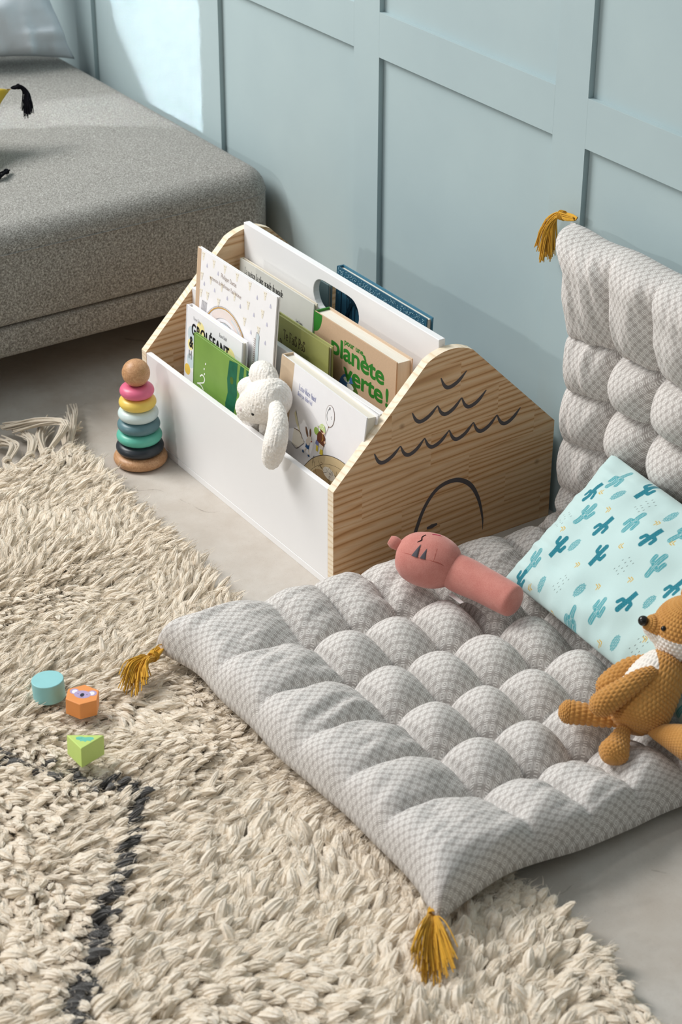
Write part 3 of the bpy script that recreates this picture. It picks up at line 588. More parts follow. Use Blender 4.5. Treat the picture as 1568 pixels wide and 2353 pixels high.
def leaf_cotton():
    k = NT('leaf_print_cotton', 0.85, 0.1); v = k.coord('UV'); x = k.n('ShaderNodeTexVoronoi'); x.inputs['Scale'].default_value = 26; k.t.links.new(v, x.inputs['Vector'])
    m = k.coord('UV', (60, 24, 1)); n_ = k.noise(m, 1.0, 2); f = k.math('MULTIPLY', k.math('LESS_THAN', x.outputs['Distance'], .42), k.math('GREATER_THAN', n_, .47))
    k.color(k.mix(f, hx('#C9A93A'), hx('#E9EBE6'))); k.sheen(.15); return k.m
M_wool_gold = plain('mustard_cotton_yarn', '#D3A136', 0.85, 0.1, 0.18, 220, sheen=.2)
M_yarn_black = plain('black_cotton_yarn', '#14141A', 0.85, 0.1, 0.1, 200)
def tassel(name, parent, mat, head, droop, n=46, r=0.0006, hr=0.0055, spread=0.012, seed=1, cord=None, label=None):
    """tied yarn tassel: head = two points of the bound neck, droop = curve the threads follow on from it"""
    rg = np.random.default_rng(seed); h0, h1 = map(np.array, head); D_ = np.array(droop, float); paths = []
    for i in range(n):
        a, q = rg.uniform(0, 2*np.pi), math.sqrt(rg.uniform(0, 1)); off = np.array([math.cos(a)*q, math.sin(a)*q, math.sin(a*2)*q*.6])
        k = len(D_); sc_ = rg.uniform(.86, 1.06); P = [h0+off*hr*.5, (h0+h1)/2+off*hr, h1+off*hr*.75]
        for j in range(k): P.append(h1+(D_[j]-h1)*sc_+off*spread*((j+1)/k)**.8+rg.normal(0, .0010, 3))
        paths.append(catmull(P, 14))
    d = (h1-h0)/np.linalg.norm(h1-h0); e = np.cross(d, [0, 0, 1.0]); e /= np.linalg.norm(e); f = np.cross(d, e)
    t = np.linspace(0, 2*np.pi*4.2, 60); s = np.linspace(.68, .98, 60); paths.append(h0+(h1-h0)*s[:, None]+hr*1.0*(np.cos(t)[:, None]*e+np.sin(t)[:, None]*f))
    if cord: paths.append(catmull(cord, 12))
    V, F = strands(paths, r, 5, .9); o = mk(name, V, F, mat, parent, True)
    if label: o['label'] = label
    return o
yc = thing('leaf_print_cushion', 'yellow leaf-print cushion with black corner tassels on the sofa at the left frame edge', 'cushion'); yc.location = (-1.18, -0.18, 0.34)
pillow_mesh('cushion_cover', yc, leaf_cotton(), 0.30, 0.165, 0.045, 0.045, (-1.143, -0.109, 0.3946), (0.60, 0.805, -0.062), (-0.567, 0.477, 0.687), 40, 30, pinch=0.16)
tassel('tassel', yc, M_yarn_black, [(-1.101, 0.052, 0.442), (-1.099, 0.066, 0.443)], [(-1.093, 0.074, 0.432), (-1.085, 0.072, 0.418), (-1.078, 0.068, 0.400)], 90, .0007, .0045, .010, 5)
tassel('tassel', yc, M_yarn_black, [(-0.996, -0.013, 0.336), (-0.989, -0.022, 0.337)], [(-0.984, -0.030, 0.337), (-0.975, -0.045, 0.336)], 50, .0007, .0045, .009, 6)

# ------------------------------------------------------------------ tufted floor cushion, folded up against the wall
CX0, CW, CY0, SL = 0.045, 0.625, -0.302, 1.148
def diamonds():
    k = NT('diamond_print_cotton', 0.88, 0.1); uv = k.n('ShaderNodeUVMap'); sp = k.n('ShaderNodeSeparateXYZ'); k.t.links.new(uv.outputs[0], sp.inputs[0])
    a = k.math('MULTIPLY', sp.outputs[0], 1/0.0112); b_ = k.math('MULTIPLY', sp.outputs[1], 1/0.0150)
    p = k.math('SUBTRACT', k.math('FRACT', k.math('ADD', k.math('ADD', a, b_), 200.0)), .5); q = k.math('SUBTRACT', k.math('FRACT', k.math('ADD', k.math('SUBTRACT', a, b_), 200.0)), .5)
    p, q = k.math('ABSOLUTE', p), k.math('ABSOLUTE', q); mx, mn = k.math('MAXIMUM', p, q), k.math('MINIMUM', p, q)
    band = lambda lo, hi: k.math('MULTIPLY', k.math('GREATER_THAN', mx, lo), k.math('LESS_THAN', mx, hi))
    bd = lambda q_, lo, hi: k.math('MULTIPLY', k.math('GREATER_THAN', q_, lo), k.math('LESS_THAN', q_, hi))
    bars = k.math('MAXIMUM', k.math('MULTIPLY', bd(p, .355, .430), k.math('LESS_THAN', q, .31)), k.math('MULTIPLY', bd(q, .355, .430), k.math('LESS_THAN', p, .25))); f = k.math('MAXIMUM', k.math('MAXIMUM', band(.165, .275), band(.0, .075)), bars)
    wv = k.noise(k.coord('Object'), 1500, 1); g = k.mix(k.range(wv, .35, .65), hx('#ACA6A2'), hx('#B9B3AF')); wh = k.mix(k.range(wv, .35, .65), hx('#E8E5E1'), hx('#F2F0ED'))
    k.color(k.mix(k.math('MULTIPLY', f, .95), g, wh)); k.bump(wv, .12, .0006); k.sheen(.12); return k.m
M_diam = diamonds()
XL = np.array([0, .125, .225, .322, .413, .500, .625]); SLN = np.array([0, .147, .228, .304, .380, .456, .532, .609, .686, .763, .840, .920, 1.0, 1.148])
def cells(t, lines, p=.5):
    i = np.clip(np.searchsorted(lines, t, 'right')-1, 0, len(lines)-2); a = (t-lines[i])/(lines[i+1]-lines[i])
    inner = np.sin(np.pi*a.clip(0, 1)).clip(0)**p; first, last = i == 0, i == len(lines)-2
    dt = np.where(first, 1-a, a); border = np.sin(np.pi*.5*np.clip(dt*1.9, 0, 1))**p          # rises away from the last tuft row and stays up to the edge
    return np.where(first | last, border, inner), i, a, first | last, dt
RB = .047; AR = RB*math.pi/2                  # rim radius and its arc length on the cloth
def rim(t, L):
    """cloth distance from one edge -> plan position and how far the round rim has risen (0..1)"""
    Lt = L+2*(AR-RB); f = lambda q: np.where(q < AR, RB*(1-np.cos(np.clip(q/RB, 0, math.pi/2))), RB+q-AR); g = lambda q: np.where(q < AR, np.sin(np.clip(q/RB, 0, math.pi/2)), 1.0)
    return np.where(t < Lt/2, f(t), L-f(Lt-t)), np.where(t < Lt/2, g(t), g(Lt-t))
def cushion_height(x, s, ex, es):
    fx, ix, ax, bx, dx = cells(x, XL, .46); fs, is_, as_, bs, ds = cells(s, SLN, .46)
    wx = np.where(bs, np.clip(1-ds*.75, .30, 1), 1); ws = np.where(bx, np.clip(1-dx*.75, .30, 1), 1)
    dome = (1-wx*(1-fx))*(1-ws*(1-fs)); E_ = np.clip(1-np.sqrt((1-ex)**2+(1-es)**2), 0, 1)**.62
    XX, SS = XL[1:-1], SLN[1:-1]; d2 = np.min((x[..., None]-XX)**2, -1)+np.min((s[..., None]-SS)**2, -1)
    pin = np.exp(-d2/(.012**2)); h = E_*(.034+.050*dome)-.012*pin*E_
    w1 = (vnoise(x*70+s*18, s*16)-.5)*.0075*(bx | bs)*E_+(vnoise(x*150+s*20, s*30)-.5)*.0030*(bx | bs)*E_+(vnoise(x*34, s*36+5)-.5)*.004*E_
    return h+w1
def path(s):
    Rr, y1 = .118, .268; s1 = y1-CY0; s2 = s1+Rr*math.pi/2; a = np.clip((s-s1)/Rr, 0, math.pi/2)
    gz = np.interp(s, [0, .10, .20, .3], [.020, .022, .010, .002])
    y = np.where(s < s1, CY0+s, y1+Rr*np.sin(a)); z = np.where(s < s1, 0, Rr*(1-np.cos(a)))+gz+np.where(s > s2, s-s2, 0)
    return y, z, -np.sin(a), np.cos(a)                       # point and upward normal
def cushion():
    root = thing('floor_cushion', 'grey diamond-print tufted floor cushion folded up against the wall', 'floor cushion'); root.location = (CX0+CW/2, 0, 0)
    nx, ns = 230, 420; tx, ts = np.meshgrid(np.linspace(0, CW+2*(AR-RB), nx), np.linspace(0, SL+2*(AR-RB), ns), indexing='ij'); x, ex = rim(tx, CW); s, es = rim(ts, SL)
    # concentrate samples near the rim
    h = cushion_height(x, s, ex, es); u, v = x/CW*2-1, s/SL*2-1
    cr = lambda q: np.clip((np.abs(q)-.55)/.45, 0, 1)**3
    ear = (cr(u)*cr(v))**1.3; low = np.where(v > 0, 0.0, 1.0)                     # tied corners stand out, the sides between draw in
    px = x+CX0+.012*u*ear-.014*np.sign(u)*np.abs(u)**6*(1-cr(v))*(.2+vnoise(s*9, s*0+2))
    sp = s+v*ear*(.012*low-.010*(1-low))-.009*np.sign(v)*np.abs(v)**10*(1-cr(u))*(.1+vnoise(x*14, x*0+7))
    px = px+np.interp(s, [0, .33, .52, .70, 1.0, 1.10, 1.148], [0, 0, .032, .050, .046, .036, .008])*np.clip(1-x/.19, 0, 1); y, z, ny, nz = path(sp); e = np.minimum(np.minimum(x, CW-x), np.minimum(s, SL-s)); base = .018*np.clip(1-e/.05, 0, 1)**1.5
    hh = h*.95+base*(1-.6*np.sqrt(ex*es))+.004*np.sqrt(ex*es)*(1-np.clip(h/.03, 0, 1)); A = np.stack([px, y+ny*hh, z+nz*hh], -1); lo = np.clip(base-.004*np.clip(e/.03, 0, 1), 0, 1); B = np.stack([px, y+ny*lo, z+nz*lo], -1)
    N_ = nx*ns; idx = np.arange(N_).reshape(nx, ns); idb = idx+N_; idb[0], idb[-1], idb[:, 0], idb[:, -1] = idx[0], idx[-1], idx[:, 0], idx[:, -1]
    q = lambda g: np.stack([g[:-1, :-1], g[1:, :-1], g[1:, 1:], g[:-1, 1:]], -1).reshape(-1, 4)
    UV = np.stack([tx, ts], -1).reshape(-1, 2)
    mk('cushion_cover', np.vstack([A.reshape(-1, 3), B.reshape(-1, 3)]), np.vstack([q(idx), q(idb)[:, ::-1]]), M_diam, root, True, uv=np.vstack([UV, UV]))
    tassel('tassel', root, M_wool_gold, [(.024, .392, .497), (-.010, .392, .492)], [(-.022, .388, .478), (-.026, .386, .455), (-.027, .385, .427)], 110, .00085, .0066, .016, 1)
    tassel('tassel', root, M_wool_gold, [(.047, -.306, .044), (.060, -.330, .044)], [(.065, -.342, .049), (.072, -.358, .046), (.090, -.372, .038)], 120, .00085, .0072, .021, 2, cord=[(.046, -.300, .047), (.055, -.318, .056), (.062, -.330, .048)])
    tassel('tassel', root, M_wool_gold, [(.660, -.300, .040), (.672, -.312, .042)], [(.690, -.325, .046), (.708, -.338, .042), (.728, -.350, .034)], 130, .00085, .0068, .027, 3)
cushion()

# ------------------------------------------------------------------ cactus pillow (print painted per vertex on a fine grid)
PCOL = dict(base=hx('#C2DBDA'), teal=hx('#2E8090'), mid=hx('#57A3AC'), deep=hx('#1D5A6B'), gold=hx('#D1AE45'), black=hx('#22292B'))
class CactusPrint:
    base = np.array(PCOL['base'])
    S = [(-0.1548,0.0854), (-0.1496,0.0208), (-0.1744,-0.0718), (-0.0698,0.0491), (-0.0194,-0.0706), (0.0117,0.0207), (-0.0589,-0.1027), (-0.0003,0.0746), (.10,-.05), (.15,.03), (.08,.08), (.17,-.09)]
    Dt = [(-0.1065,0.0227), (-0.1482,-0.0375), (-0.0265,0.0472), (-0.0761,-0.0148), (0.0144,-0.0375), (-0.1807,-0.1066), (-0.1719,0.0523), (-0.1029,0.0939), (0.0565,0.0132), (.12,-.02), (.13,.07), (.12,-.10), (.19,.0)]
    B = [(-0.1269,0.0669), (-0.126,-0.0218), (-0.1345,-0.0894), (-0.0655,-0.0648), (0.03,-0.0885), (0.042,-0.0214), (-0.0372,0.0849), (.09,.04), (.16,-.05)]
    Cv = [(-0.1569,0.0559), (-0.1194,0.0444), (-0.1602,-0.0126), (-0.0545,0.0126), (-0.038,0.0677), (-0.0941,-0.0391), (-0.1558,-0.1037), (-0.043,-0.0449), (-0.0038,-0.0124), (0.0019,0.0559), (-0.0994,-0.1102), (0.0068,-0.0999), (0.0621,-0.1059), (.09,0), (.07,-.06), (.13,.02), (.16,.09)]
    K = [(-0.0818,0.077), (-0.1785,-0.0035), (-0.1019,-0.0729), (-0.0298,-0.0047), (0.0644,-0.0719), (.06,.06), (.12,.045)]
    def __call__(self, X, Y):
        col = np.tile(self.base, X.shape+(1,)).astype(float); aa = .00055
        def put(d, c):
            a = np.clip(.5-d/aa, 0, 1)[..., None]; return a*np.array(PCOL[c])
        def paint(sel, d, c):
            a = np.clip(.5-d/aa, 0, 1)[..., None]; col[sel] = col[sel]*(1-a)+np.array(PCOL[c])*a
        def loc(p, r, ang):
            i = np.where(np.abs(X[:, X.shape[1]//2]-p[0]) < r+.012)[0]; j = np.where(np.abs(Y[X.shape[0]//2]-p[1]) < r+.012)[0]
            if len(i) == 0 or len(j) == 0: return None
            s = (slice(i[0], i[-1]+1), slice(j[0], j[-1]+1)); x, y = X[s]-p[0], Y[s]-p[1]; c_, s_ = math.cos(ang), math.sin(ang)
            return s, x*c_+y*s_, -x*s_+y*c_
        seg = lambda x, y, a, b, r: np.hypot(x-(a[0]+(t := np.clip(((x-a[0])*(b[0]-a[0])+(y-a[1])*(b[1]-a[1]))/((b[0]-a[0])**2+(b[1]-a[1])**2), 0, 1))*(b[0]-a[0])), y-(a[1]+t*(b[1]-a[1])))-r
        rg = random.Random(5)
        def arms(x, y, r, k):
            d = seg(x, y, (0, -.0165), (0, .0165), r)
            for sx, y0, top in k:
                d = np.minimum(d, np.minimum(seg(x, y, (0, y0), (sx*.0070, y0+.0012), r*.75), seg(x, y, (sx*.0076, y0+.0016), (sx*.0088, y0+top), r*.75)))
            return d
        for i, p in enumerate(self.S):
            q = loc(p, .02, math.radians(-9+rg.uniform(-5, 5)))
            if not q: continue
            s, x, y = q; fl = 1 if i % 3 else -1; d = arms(x, y*fl, .0041, ((1, -.004, .012), (-1, -.001, .010))); paint(s, d, 'mid')
            st = np.minimum.reduce([np.abs(x-.0011)-.00022, np.abs(x+.0012)-.00022, np.abs(np.abs(x)-.0086)-.0002, np.abs(np.hypot(np.abs(x)-.0035, y*fl+.002)-.0032)-.0002]); paint(s, np.maximum(st, d+.0003), 'base')
        for i, p in enumerate(self.Dt):
            q = loc(p, .02, math.radians(-9+rg.uniform(-4, 4)))
            if not q: continue
            s, x, y = q; fl = 1 if i % 2 else -1; d = arms(x, y*fl, .0038, ((1, -.002, .009), (-1, .0025, .008))); d = np.maximum(d, -(y*fl+.0165)); paint(s, d, 'teal')
            dots = np.hypot((np.mod(x+.0011, .0030)-.0015)*1.6, np.mod(y+np.floor((x+.0011)/.003)*.0021, .0042)-.0021)-.00062; paint(s, np.maximum(dots, d+.0007), 'deep')
        for i, p in enumerate(self.B):
            q = loc(p, .015, math.radians(-10+rg.uniform(-8, 8)))
            if not q: continue
            s, x, y = q; rr = np.hypot(x/.0054, y/.0108); d = (rr-1)*.0054; spk = .0006*(np.mod(np.arctan2(y, x)*9/np.pi, 1) < .25); paint(s, d-spk, 'mid')
            w_ = x/np.sqrt(np.maximum(1-(y/.0108)**2, .05)); l1 = np.abs(np.mod(w_+.0013, .0026)-.0013)-.00024; l2 = np.maximum(np.abs(np.mod(y+np.floor((w_+.0013)/.0026)*.0023, .0044)-.0022)-.0003, -(np.abs(np.mod(w_+.0013, .0026)-.0013))); paint(s, np.maximum(np.minimum(l1, l2), d+.0004), 'base')
        for i, p in enumerate(self.Cv):
            q = loc(p, .008, math.radians(40+(180 if i % 3 == 0 else 0)))
            if not q: continue
            s, x, y = q; d = 1e9
            for o in (-.0019, .0019): d = np.minimum(d, np.minimum(seg(x, y, (o, .0005), (o-.0030, .0036), .00068), seg(x, y, (o, -.0002), (o-.0032, -.0034), .00068)))
            paint(s, d, 'gold')
        for p in self.K:
            q = loc(p, .022, math.radians(-14))
            if not q: continue
            s, x, y = q; d = 1e9
            for j in range(12):
                cx, cy = (j % 3-1)*.0058+(j//3 % 2)*.0024+rg.uniform(-.0008, .0008), (j//3-1.5)*.0078+rg.uniform(-.001, .001); d = np.minimum(d, seg(x, y, (cx, cy-.0009), (cx+.0001, cy+.0009), .00036))
            paint(s, d, 'black')
        return col
def print_cotton():
    k = NT('cactus_print_jersey', 0.9, 0.08); a = k.n('ShaderNodeVertexColor', layer_name='print'); k.color(a.outputs[0]); n_ = k.noise(k.coord('Object'), 900, 2); k.bump(n_, .18, .0007); k.sheen(.2); return k.m
pil = pillow_mesh('cactus_pillow', None, print_cotton(), 0.43, 0.2265, 0.046, 0.018, (0.4353, 0.2131, 0.1618), (1, -0.07, 0), (0.11, 0.7468, 0.6629), 620, 330, attr=CactusPrint(), pinch=0.03, seed=8, wr=0.0055, power=.45)
def dent(o, balls, N):
    V = np.zeros(len(o.data.vertices)*3); o.data.vertices.foreach_get('co', V); V = V.reshape(-1, 3); N = np.array(N)
    for c, r in balls:
        d = V-np.array(c); along = d@N; lat2 = (d*d).sum(1)-along**2; lim = -np.sqrt(np.maximum(r*r-lat2, 0)); far = np.clip((np.sqrt(lat2)-r)/.03, 0, 1)
        top = np.where(lat2 < r*r, lim, (np.sqrt(lat2)-r)*1.2); V -= np.maximum(along-top, 0)[:, None]*N*(1-far)[:, None]*(np.abs(along) < .06)[:, None]
    o.data.vertices.foreach_set('co', V.astype(np.float32).ravel()); o.data.update()
dent(pil, [((0.5510, 0.1580, 0.1820), .044), ((.5615, .1091, .1397), .034), ((.5672, .0884, .1227), .038)], (-0.0463, -0.6613, 0.7487))
tag(pil, 'mint pillow with a cactus print, leaning in the fold of the grey floor cushion', 'pillow')

# ------------------------------------------------------------------ stacking toy
def turned(name, col, rough=.35): return plain(name, col, rough, .45, .05, 60)
def toywood():
    k = NT('beech_wood', .42, .4); v = k.coord('Object', (1, 1, 2)); n_ = k.noise(v, 30, 3, .5, 1.5); r_ = k.math('FRACT', k.math('MULTIPLY', n_, 7.0)); f = k.noise(k.coord('Object', (4, 40, 40)), 14, 3)
    c = k.mix(r_, hx('#B98A62'), hx('#CDA27A')); k.color(k.mix(k.range(f, .5, .7, 0, .4), c, hx('#9A6C47'))); return k.m
M_beech = toywood()
st = thing('stacking_toy', 'wooden ring stacking toy with a ball on top, beside the bin front panel', 'toy'); SXY = (-0.4975, -0.0447); st.location = (*SXY, 0)
def ringprof(R, h, hole, n=18):
    c = h/2; pr = [(hole, -c+.001), (R-c*1.15, -c)]; pr += [(R-c*1.15+c*1.15*math.sin(t), -c*math.cos(t)) for t in np.linspace(0.05, math.pi-.05, n)]; return pr+[(R-c*1.15, c), (hole, c-.001)]
def lathe_at(name, prof, z, mat, label=None):
    V, F = lathe(prof, 64); V = [(a+SXY[0], b_+SXY[1], c_+z) for a, b_, c_ in V]; o = mk(name, V, F, mat, st, True)
    if label: o['label'] = label
    return o
lathe_at('base', ringprof(.0437, .0205, .0003), .01035, M_beech, 'light wooden base disc')
lathe_at('peg', [(.006, 0), (.006, .13)], .018, M_beech)
for i, (R_, c_, nm) in enumerate([(.0388, '#2E353C', 'charcoal'), (.0368, '#62BBA6', 'turquoise'), (.0345, '#5E8189', 'slate blue'), (.0326, '#CFE0E0', 'pale blue'), (.0301, '#E9CB63', 'yellow'), (.0277, '#DE6D8D', 'pink')]):
    lathe_at('ring', ringprof(R_, .0203, .0075), .0105+.0199*(i+1), turned('ring_'+nm.replace(' ', '_'), c_), nm+' wooden ring')
lathe_at('ball', [(.0224*math.sin(t), -.0224*math.cos(t)) for t in np.linspace(.02, math.pi-.02, 28)], .1605, M_beech, 'round wooden ball knob')

# ------------------------------------------------------------------ toy blocks on the rug
def block(name, label, outline, h, loc, rot, mat, paint=None, mats=()):
    root = thing(name, label, 'toy block'); root.location = loc; M = Matrix.Translation(loc) @ rot.to_matrix().to_4x4()
    b = MB(); b.prism(outline, 2, 0, h); b.v = [tuple(M @ Vector(p)) for p in b.v]; b.build('block_body', mat, root, bevel=.0012, seg=3)
    if paint:
        P = Print(); paint(P); b = MB(); P.onto(b, lambda u, v, z: tuple(M @ Vector((u, v, h+z))), 0); o = b.build('printed_face', list(mats), root, fixn=False)
from mathutils import Euler
circ = [(.0211*math.cos(t), .0211*math.sin(t)) for t in np.linspace(0, 2*np.pi, 56, endpoint=False)]
block('cylinder_block', 'pale turquoise round wooden block lying on the shaggy rug', circ, .0275, (.043, -.473, .0275), Euler((.02, -.05, 0)), turned('turquoise_paint', '#93CDD0', .45))
def koala(P):
    for s in (-1, 1): P.ell(s*.0118, .0050, .0058, .0062, 0); P.ell(s*.0112, .0046, .0036, .0044, 1)
    P.ell(0, 0, .0108, .0088, 0); P.ell(0, -.0012, .0027, .0042, 2); P.ell(-.0058, .0006, .0007, .0008, 2, n=8); P.ell(.0058, .0006, .0007, .0008, 2, n=8); P.line([(-.003, -.0062), (0, -.0068), (.003, -.0058)], .0005, 2)
a0 = math.radians(56.2)
hexo = [(.0232*math.cos(a), .0232*math.sin(a)) for a in np.radians(np.arange(0, 360, 60)+30+6)]
block('hexagon_block', 'orange hexagonal wooden block printed with a koala face', hexo, .0235, (.0955, -.4515, .030), Euler((-.03, .04, a0-.12)), turned('orange_paint', '#EF9A55', .45), koala, [plain('lilac_print', '#B7A6CC', .5), plain('white_print', '#F1EEF4', .5), plain('charcoal_print', '#2B2D3C', .5)])
def frog(P):
    P.poly([(-.011, .005), (-.008, .0085), (-.003, .0085), (0, .006), (.006, .0075), (.011, .006), (.0125, .001), (.009, -.0025), (.010, -.0055), (.004, -.0035), (.003, -.0075), (-.001, -.0045), (-.004, -.006), (-.005, -.002), (-.009, -.001)], 0)
    P.ring(-.0065, .0045, .0035, .0028, .0004, 1, 200, 380)
tri = [(-.0235, .0136), (.0235, .0136), (0, -.0272)]
tri = tri[::-1]
block('triangle_block', 'lime green triangular wooden block printed with a turquoise animal', tri, .0265, (.193, -.4985, .0325), Euler((-.24, 0.03, 0)).to_matrix().to_euler() if False else (Matrix.Rotation(a0, 3, 'Z') @ Matrix.Rotation(-.22, 3, 'X')).to_euler(), turned('lime_paint', '#C3DB79', .45), frog, [plain('turquoise_print', '#6FC3AE', .5), plain('dark_print', '#2F6F6A', .5)])

# ------------------------------------------------------------------ soft toys
def union(name, bodies, voxel, mat, parent, smooth_it=8, fur=None, seed=0, label=None):
    """several round bodies fused into one skin; fur = (count, length, thickness, lie)"""
    b = MB()
    for S in bodies:
        if len(S) == 1: S = [(S[0][0], S[0][1], S[0][2]-S[0][3]*.98, S[0][3]*.2)]+[(S[0][0], S[0][1], S[0][2]+S[0][3]*math.sin(a), S[0][3]*math.cos(a)) for a in np.linspace(-1.2, 1.2, 9)]+[(S[0][0], S[0][1], S[0][2]+S[0][3]*.98, S[0][3]*.2)]
        V, F, _ = sweep(S, 26, 24); b.add(V, [tuple(f) if f[2] != f[3] else tuple(f[:3]) for f in F.tolist()])
    o = b.build(name, mat, None, True, fixn=True); m = o.modifiers.new('r', 'REMESH'); m.mode = 'VOXEL'; m.voxel_size = voxel
    s = o.modifiers.new('s', 'SMOOTH'); s.iterations = smooth_it; s.factor = .5
    dg = bpy.context.evaluated_depsgraph_get(); me = bpy.data.meshes.new_from_object(o.evaluated_get(dg)); bpy.data.objects.remove(o)
    V = np.zeros(len(me.vertices)*3); me.vertices.foreach_get('co', V); V = V.reshape(-1, 3); Nn = np.zeros(len(me.vertices)*3); me.vertices.foreach_get('normal', Nn); Nn = Nn.reshape(-1, 3)
    F = [tuple(p.vertices) for p in me.polygons]; bpy.data.meshes.remove(me)
    if mat is M_fur:                                     # short tufted pile
        a_, b_, c_ = V.T; V = V+Nn*((vnoise(a_*520+c_*260, b_*520-c_*300)-.5)*.0013+(vnoise(a_*1100+c_*500, b_*1100+c_*800)-.5)*.0009)[:, None]
    if fur:
        cnt, ln, th, lie = fur; rg = np.random.default_rng(seed); k = rg.integers(0, len(V), cnt); p = V[k]+rg.normal(0, voxel*.45, (cnt, 3)); n_ = Nn[k]
        d = n_+np.array(lie)+rg.normal(0, .35, (cnt, 3)); d /= np.linalg.norm(d, axis=1)[:, None]; t = np.cross(d, rg.normal(0, 1, (cnt, 3))); t /= np.linalg.norm(t, axis=1)[:, None]; L_ = (ln*rg.uniform(.6, 1.2, cnt))[:, None]
        p0 = p-n_*voxel*.5; q = np.stack([p0-t*th, p0+t*th, p0+d*L_*.6+t*th*.8+n_*L_*.1, p0+d*L_], 1).reshape(-1, 3); base = len(V); V = np.vstack([V, q]); F += [(base+4*i, base+4*i+1, base+4*i+2, base+4*i+3) for i in range(cnt)]
    o = mk(name, V, F, mat, parent, True)
    if fur: o.data.normals_split_custom_set_from_vertices(np.vstack([Nn, np.repeat(Nn[k], 4, axis=0)]).tolist())
    if label: o['label'] = label
    return o
def plush(name, a, b_, scale=260, bump=.4):
    k = NT(name, .95, .05); v = k.coord('Object'); n_ = k.noise(v, scale, 3, .6); m = k.noise(v, 55, 2); k.color(k.mix(k.range(k.math('ADD', k.math('MULTIPLY', n_, .6), k.math('MULTIPLY', m, .4)), .35, .65), hx(a), hx(b_))); k.bump(n_, bump, .0012); k.sheen(.3); return k.m
M_fur = plush('cream_plush', '#ECE5DB', '#F7F4EF', 330, .75); M_nose = plain('soft_pink_nose', '#E3D6D3', .8, .1); M_bead = plain('black_bead', '#17140F', .25, .5)
bunny = thing('plush_rabbit', 'cream plush rabbit with one long ear hanging over the white front panel', 'plush toy'); bunny.location = (-.22, .02, .03)
union('rabbit_body', [[(-0.1690,0.0195,0.2410,0.0120), (-0.1770,0.0190,0.2360,0.0255), (-0.1900,0.0185,0.2280,0.0315), (-0.2047,0.0175,0.2180,0.0335), (-0.2220,0.0145,0.2060,0.0305), (-0.2353,0.0085,0.1975,0.0255), (-0.2440,0.0030,0.1915,0.0180), (-0.2485,0.0000,0.1880,0.0090)],
      [(-.272,.0125,.1835,.0125), (-0.2604,0.0160,0.1830,0.019), (-0.2479,0.0200,0.1650,0.0160), (-.246,.0205,.12,.0110), (-.246,.0205,.03,.0108)], [(-0.2140,0.0190,0.1900,0.0075), (-0.2130,0.0200,0.1790,0.0085), (-0.2145,0.0205,0.1620,0.0095), (-0.2125,0.0205,0.1469,0.0080)], [(-0.3100,0.0125,0.1500,0.0030), (-0.2900,0.0125,0.1560,0.0031), (-.265,.0125,.165,.003)],
      [(-0.2180,0.0170,0.2300,0.0140), (-0.2370,0.0140,0.2265,0.0168), (-0.2480,0.0120,0.2225,0.0162), (-0.2580,0.0110,0.2180,0.0125)]], .0011, M_fur, bunny, 26)
union('ear', [[(-0.1985,0.0230,0.2440,0.0120), (-0.2141,0.0250,0.2496,0.0173), (-0.2312,0.0255,0.2490,0.0199), (-0.2425,0.0245,0.2460,0.0150)]], .0011, M_fur, bunny, 10)
union('ear', [[(-0.1720,0.0110,0.2290,0.0090), (-0.1530,0.0040,0.2230,0.0130), (-0.1330,-0.0080,0.2120,0.0157), (-0.1225,-0.0190,0.1940,0.0172), (-0.1306,-0.0195,0.1690,0.0155), (-0.1390,-0.0165,0.1520,0.0100)]], .0011, M_fur, bunny, 10)
def bead(name, p, r, mat, parent, sq=(1, 1, 1)):
    V, F = lathe([(r*math.sin(t), -r*math.cos(t)) for t in np.linspace(.05, math.pi-.05, 12)], 16); return mk(name, [(a*sq[0]+p[0], b_*sq[1]+p[1], c_*sq[2]+p[2]) for a, b_, c_ in V], F, mat, parent, True)
bead('eye', (-0.1948, -0.0118, 0.2085), .0026, M_bead, bunny); bead('nose', (-0.2260, -0.0128, 0.2040), .0044, M_nose, bunny, (1, .8, 1))

# pink rattle
M_pink = plush('salmon_jersey', '#C27A70', '#D18F84', 700, .2); M_thread = plain('black_thread', '#201A1B', .8, .1); M_felt = plain('grey_felt', '#56545A', .9, .1); M_seam = plain('dark_pink_thread', '#A85A50', .8, .1)
ra = thing('rattle_toy', 'salmon pink stick rattle with a sleeping face, lying on the floor cushion', 'plush toy'); ra.location = (.2, .06, .08)
HC = np.array([.1594, .0510, .1185]); HA = np.array([.82, .571, -.02]); HA /= np.linalg.norm(HA)
def headpt(t): return tuple(HC+HA*t)
hs = [(*headpt(-.0440), .012), (*headpt(-.040), .0225), (*headpt(-.028), .0325), (*headpt(-.008), .0378), (*headpt(.012), .0375), (*headpt(.030), .0310), (*headpt(.040), .022), (*headpt(.043), .012)]
V, F, U_ = sweep(hs, 50, 40); quads('rattle_head', V, F, M_pink, ra, U_)
V, F, U_ = sweep([(*headpt(.030), .018), (*headpt(.037), .0228), (*headpt(.048), .0262), (.2387, .106, .1165-.010, .0246), (.2800, .130, .1045, .0232), (.2915, .1365, .1040, .0215), (.2950, .1385, .1038, .012)], 50, 36) if False else sweep([(0.1830,0.0640,0.1125,0.0190), (0.1900,0.0690,0.1115,0.0245), (0.2070,0.0768,0.1092,0.0262), (0.2387,0.0867,0.1068,0.0245), (0.2760,0.0955,0.1045,0.0232), (0.2885,0.0985,0.1037,0.0212), (0.2935,0.0998,0.1035,0.0120)], 50, 36)
quads('handle', V, F, M_pink, ra, U_)
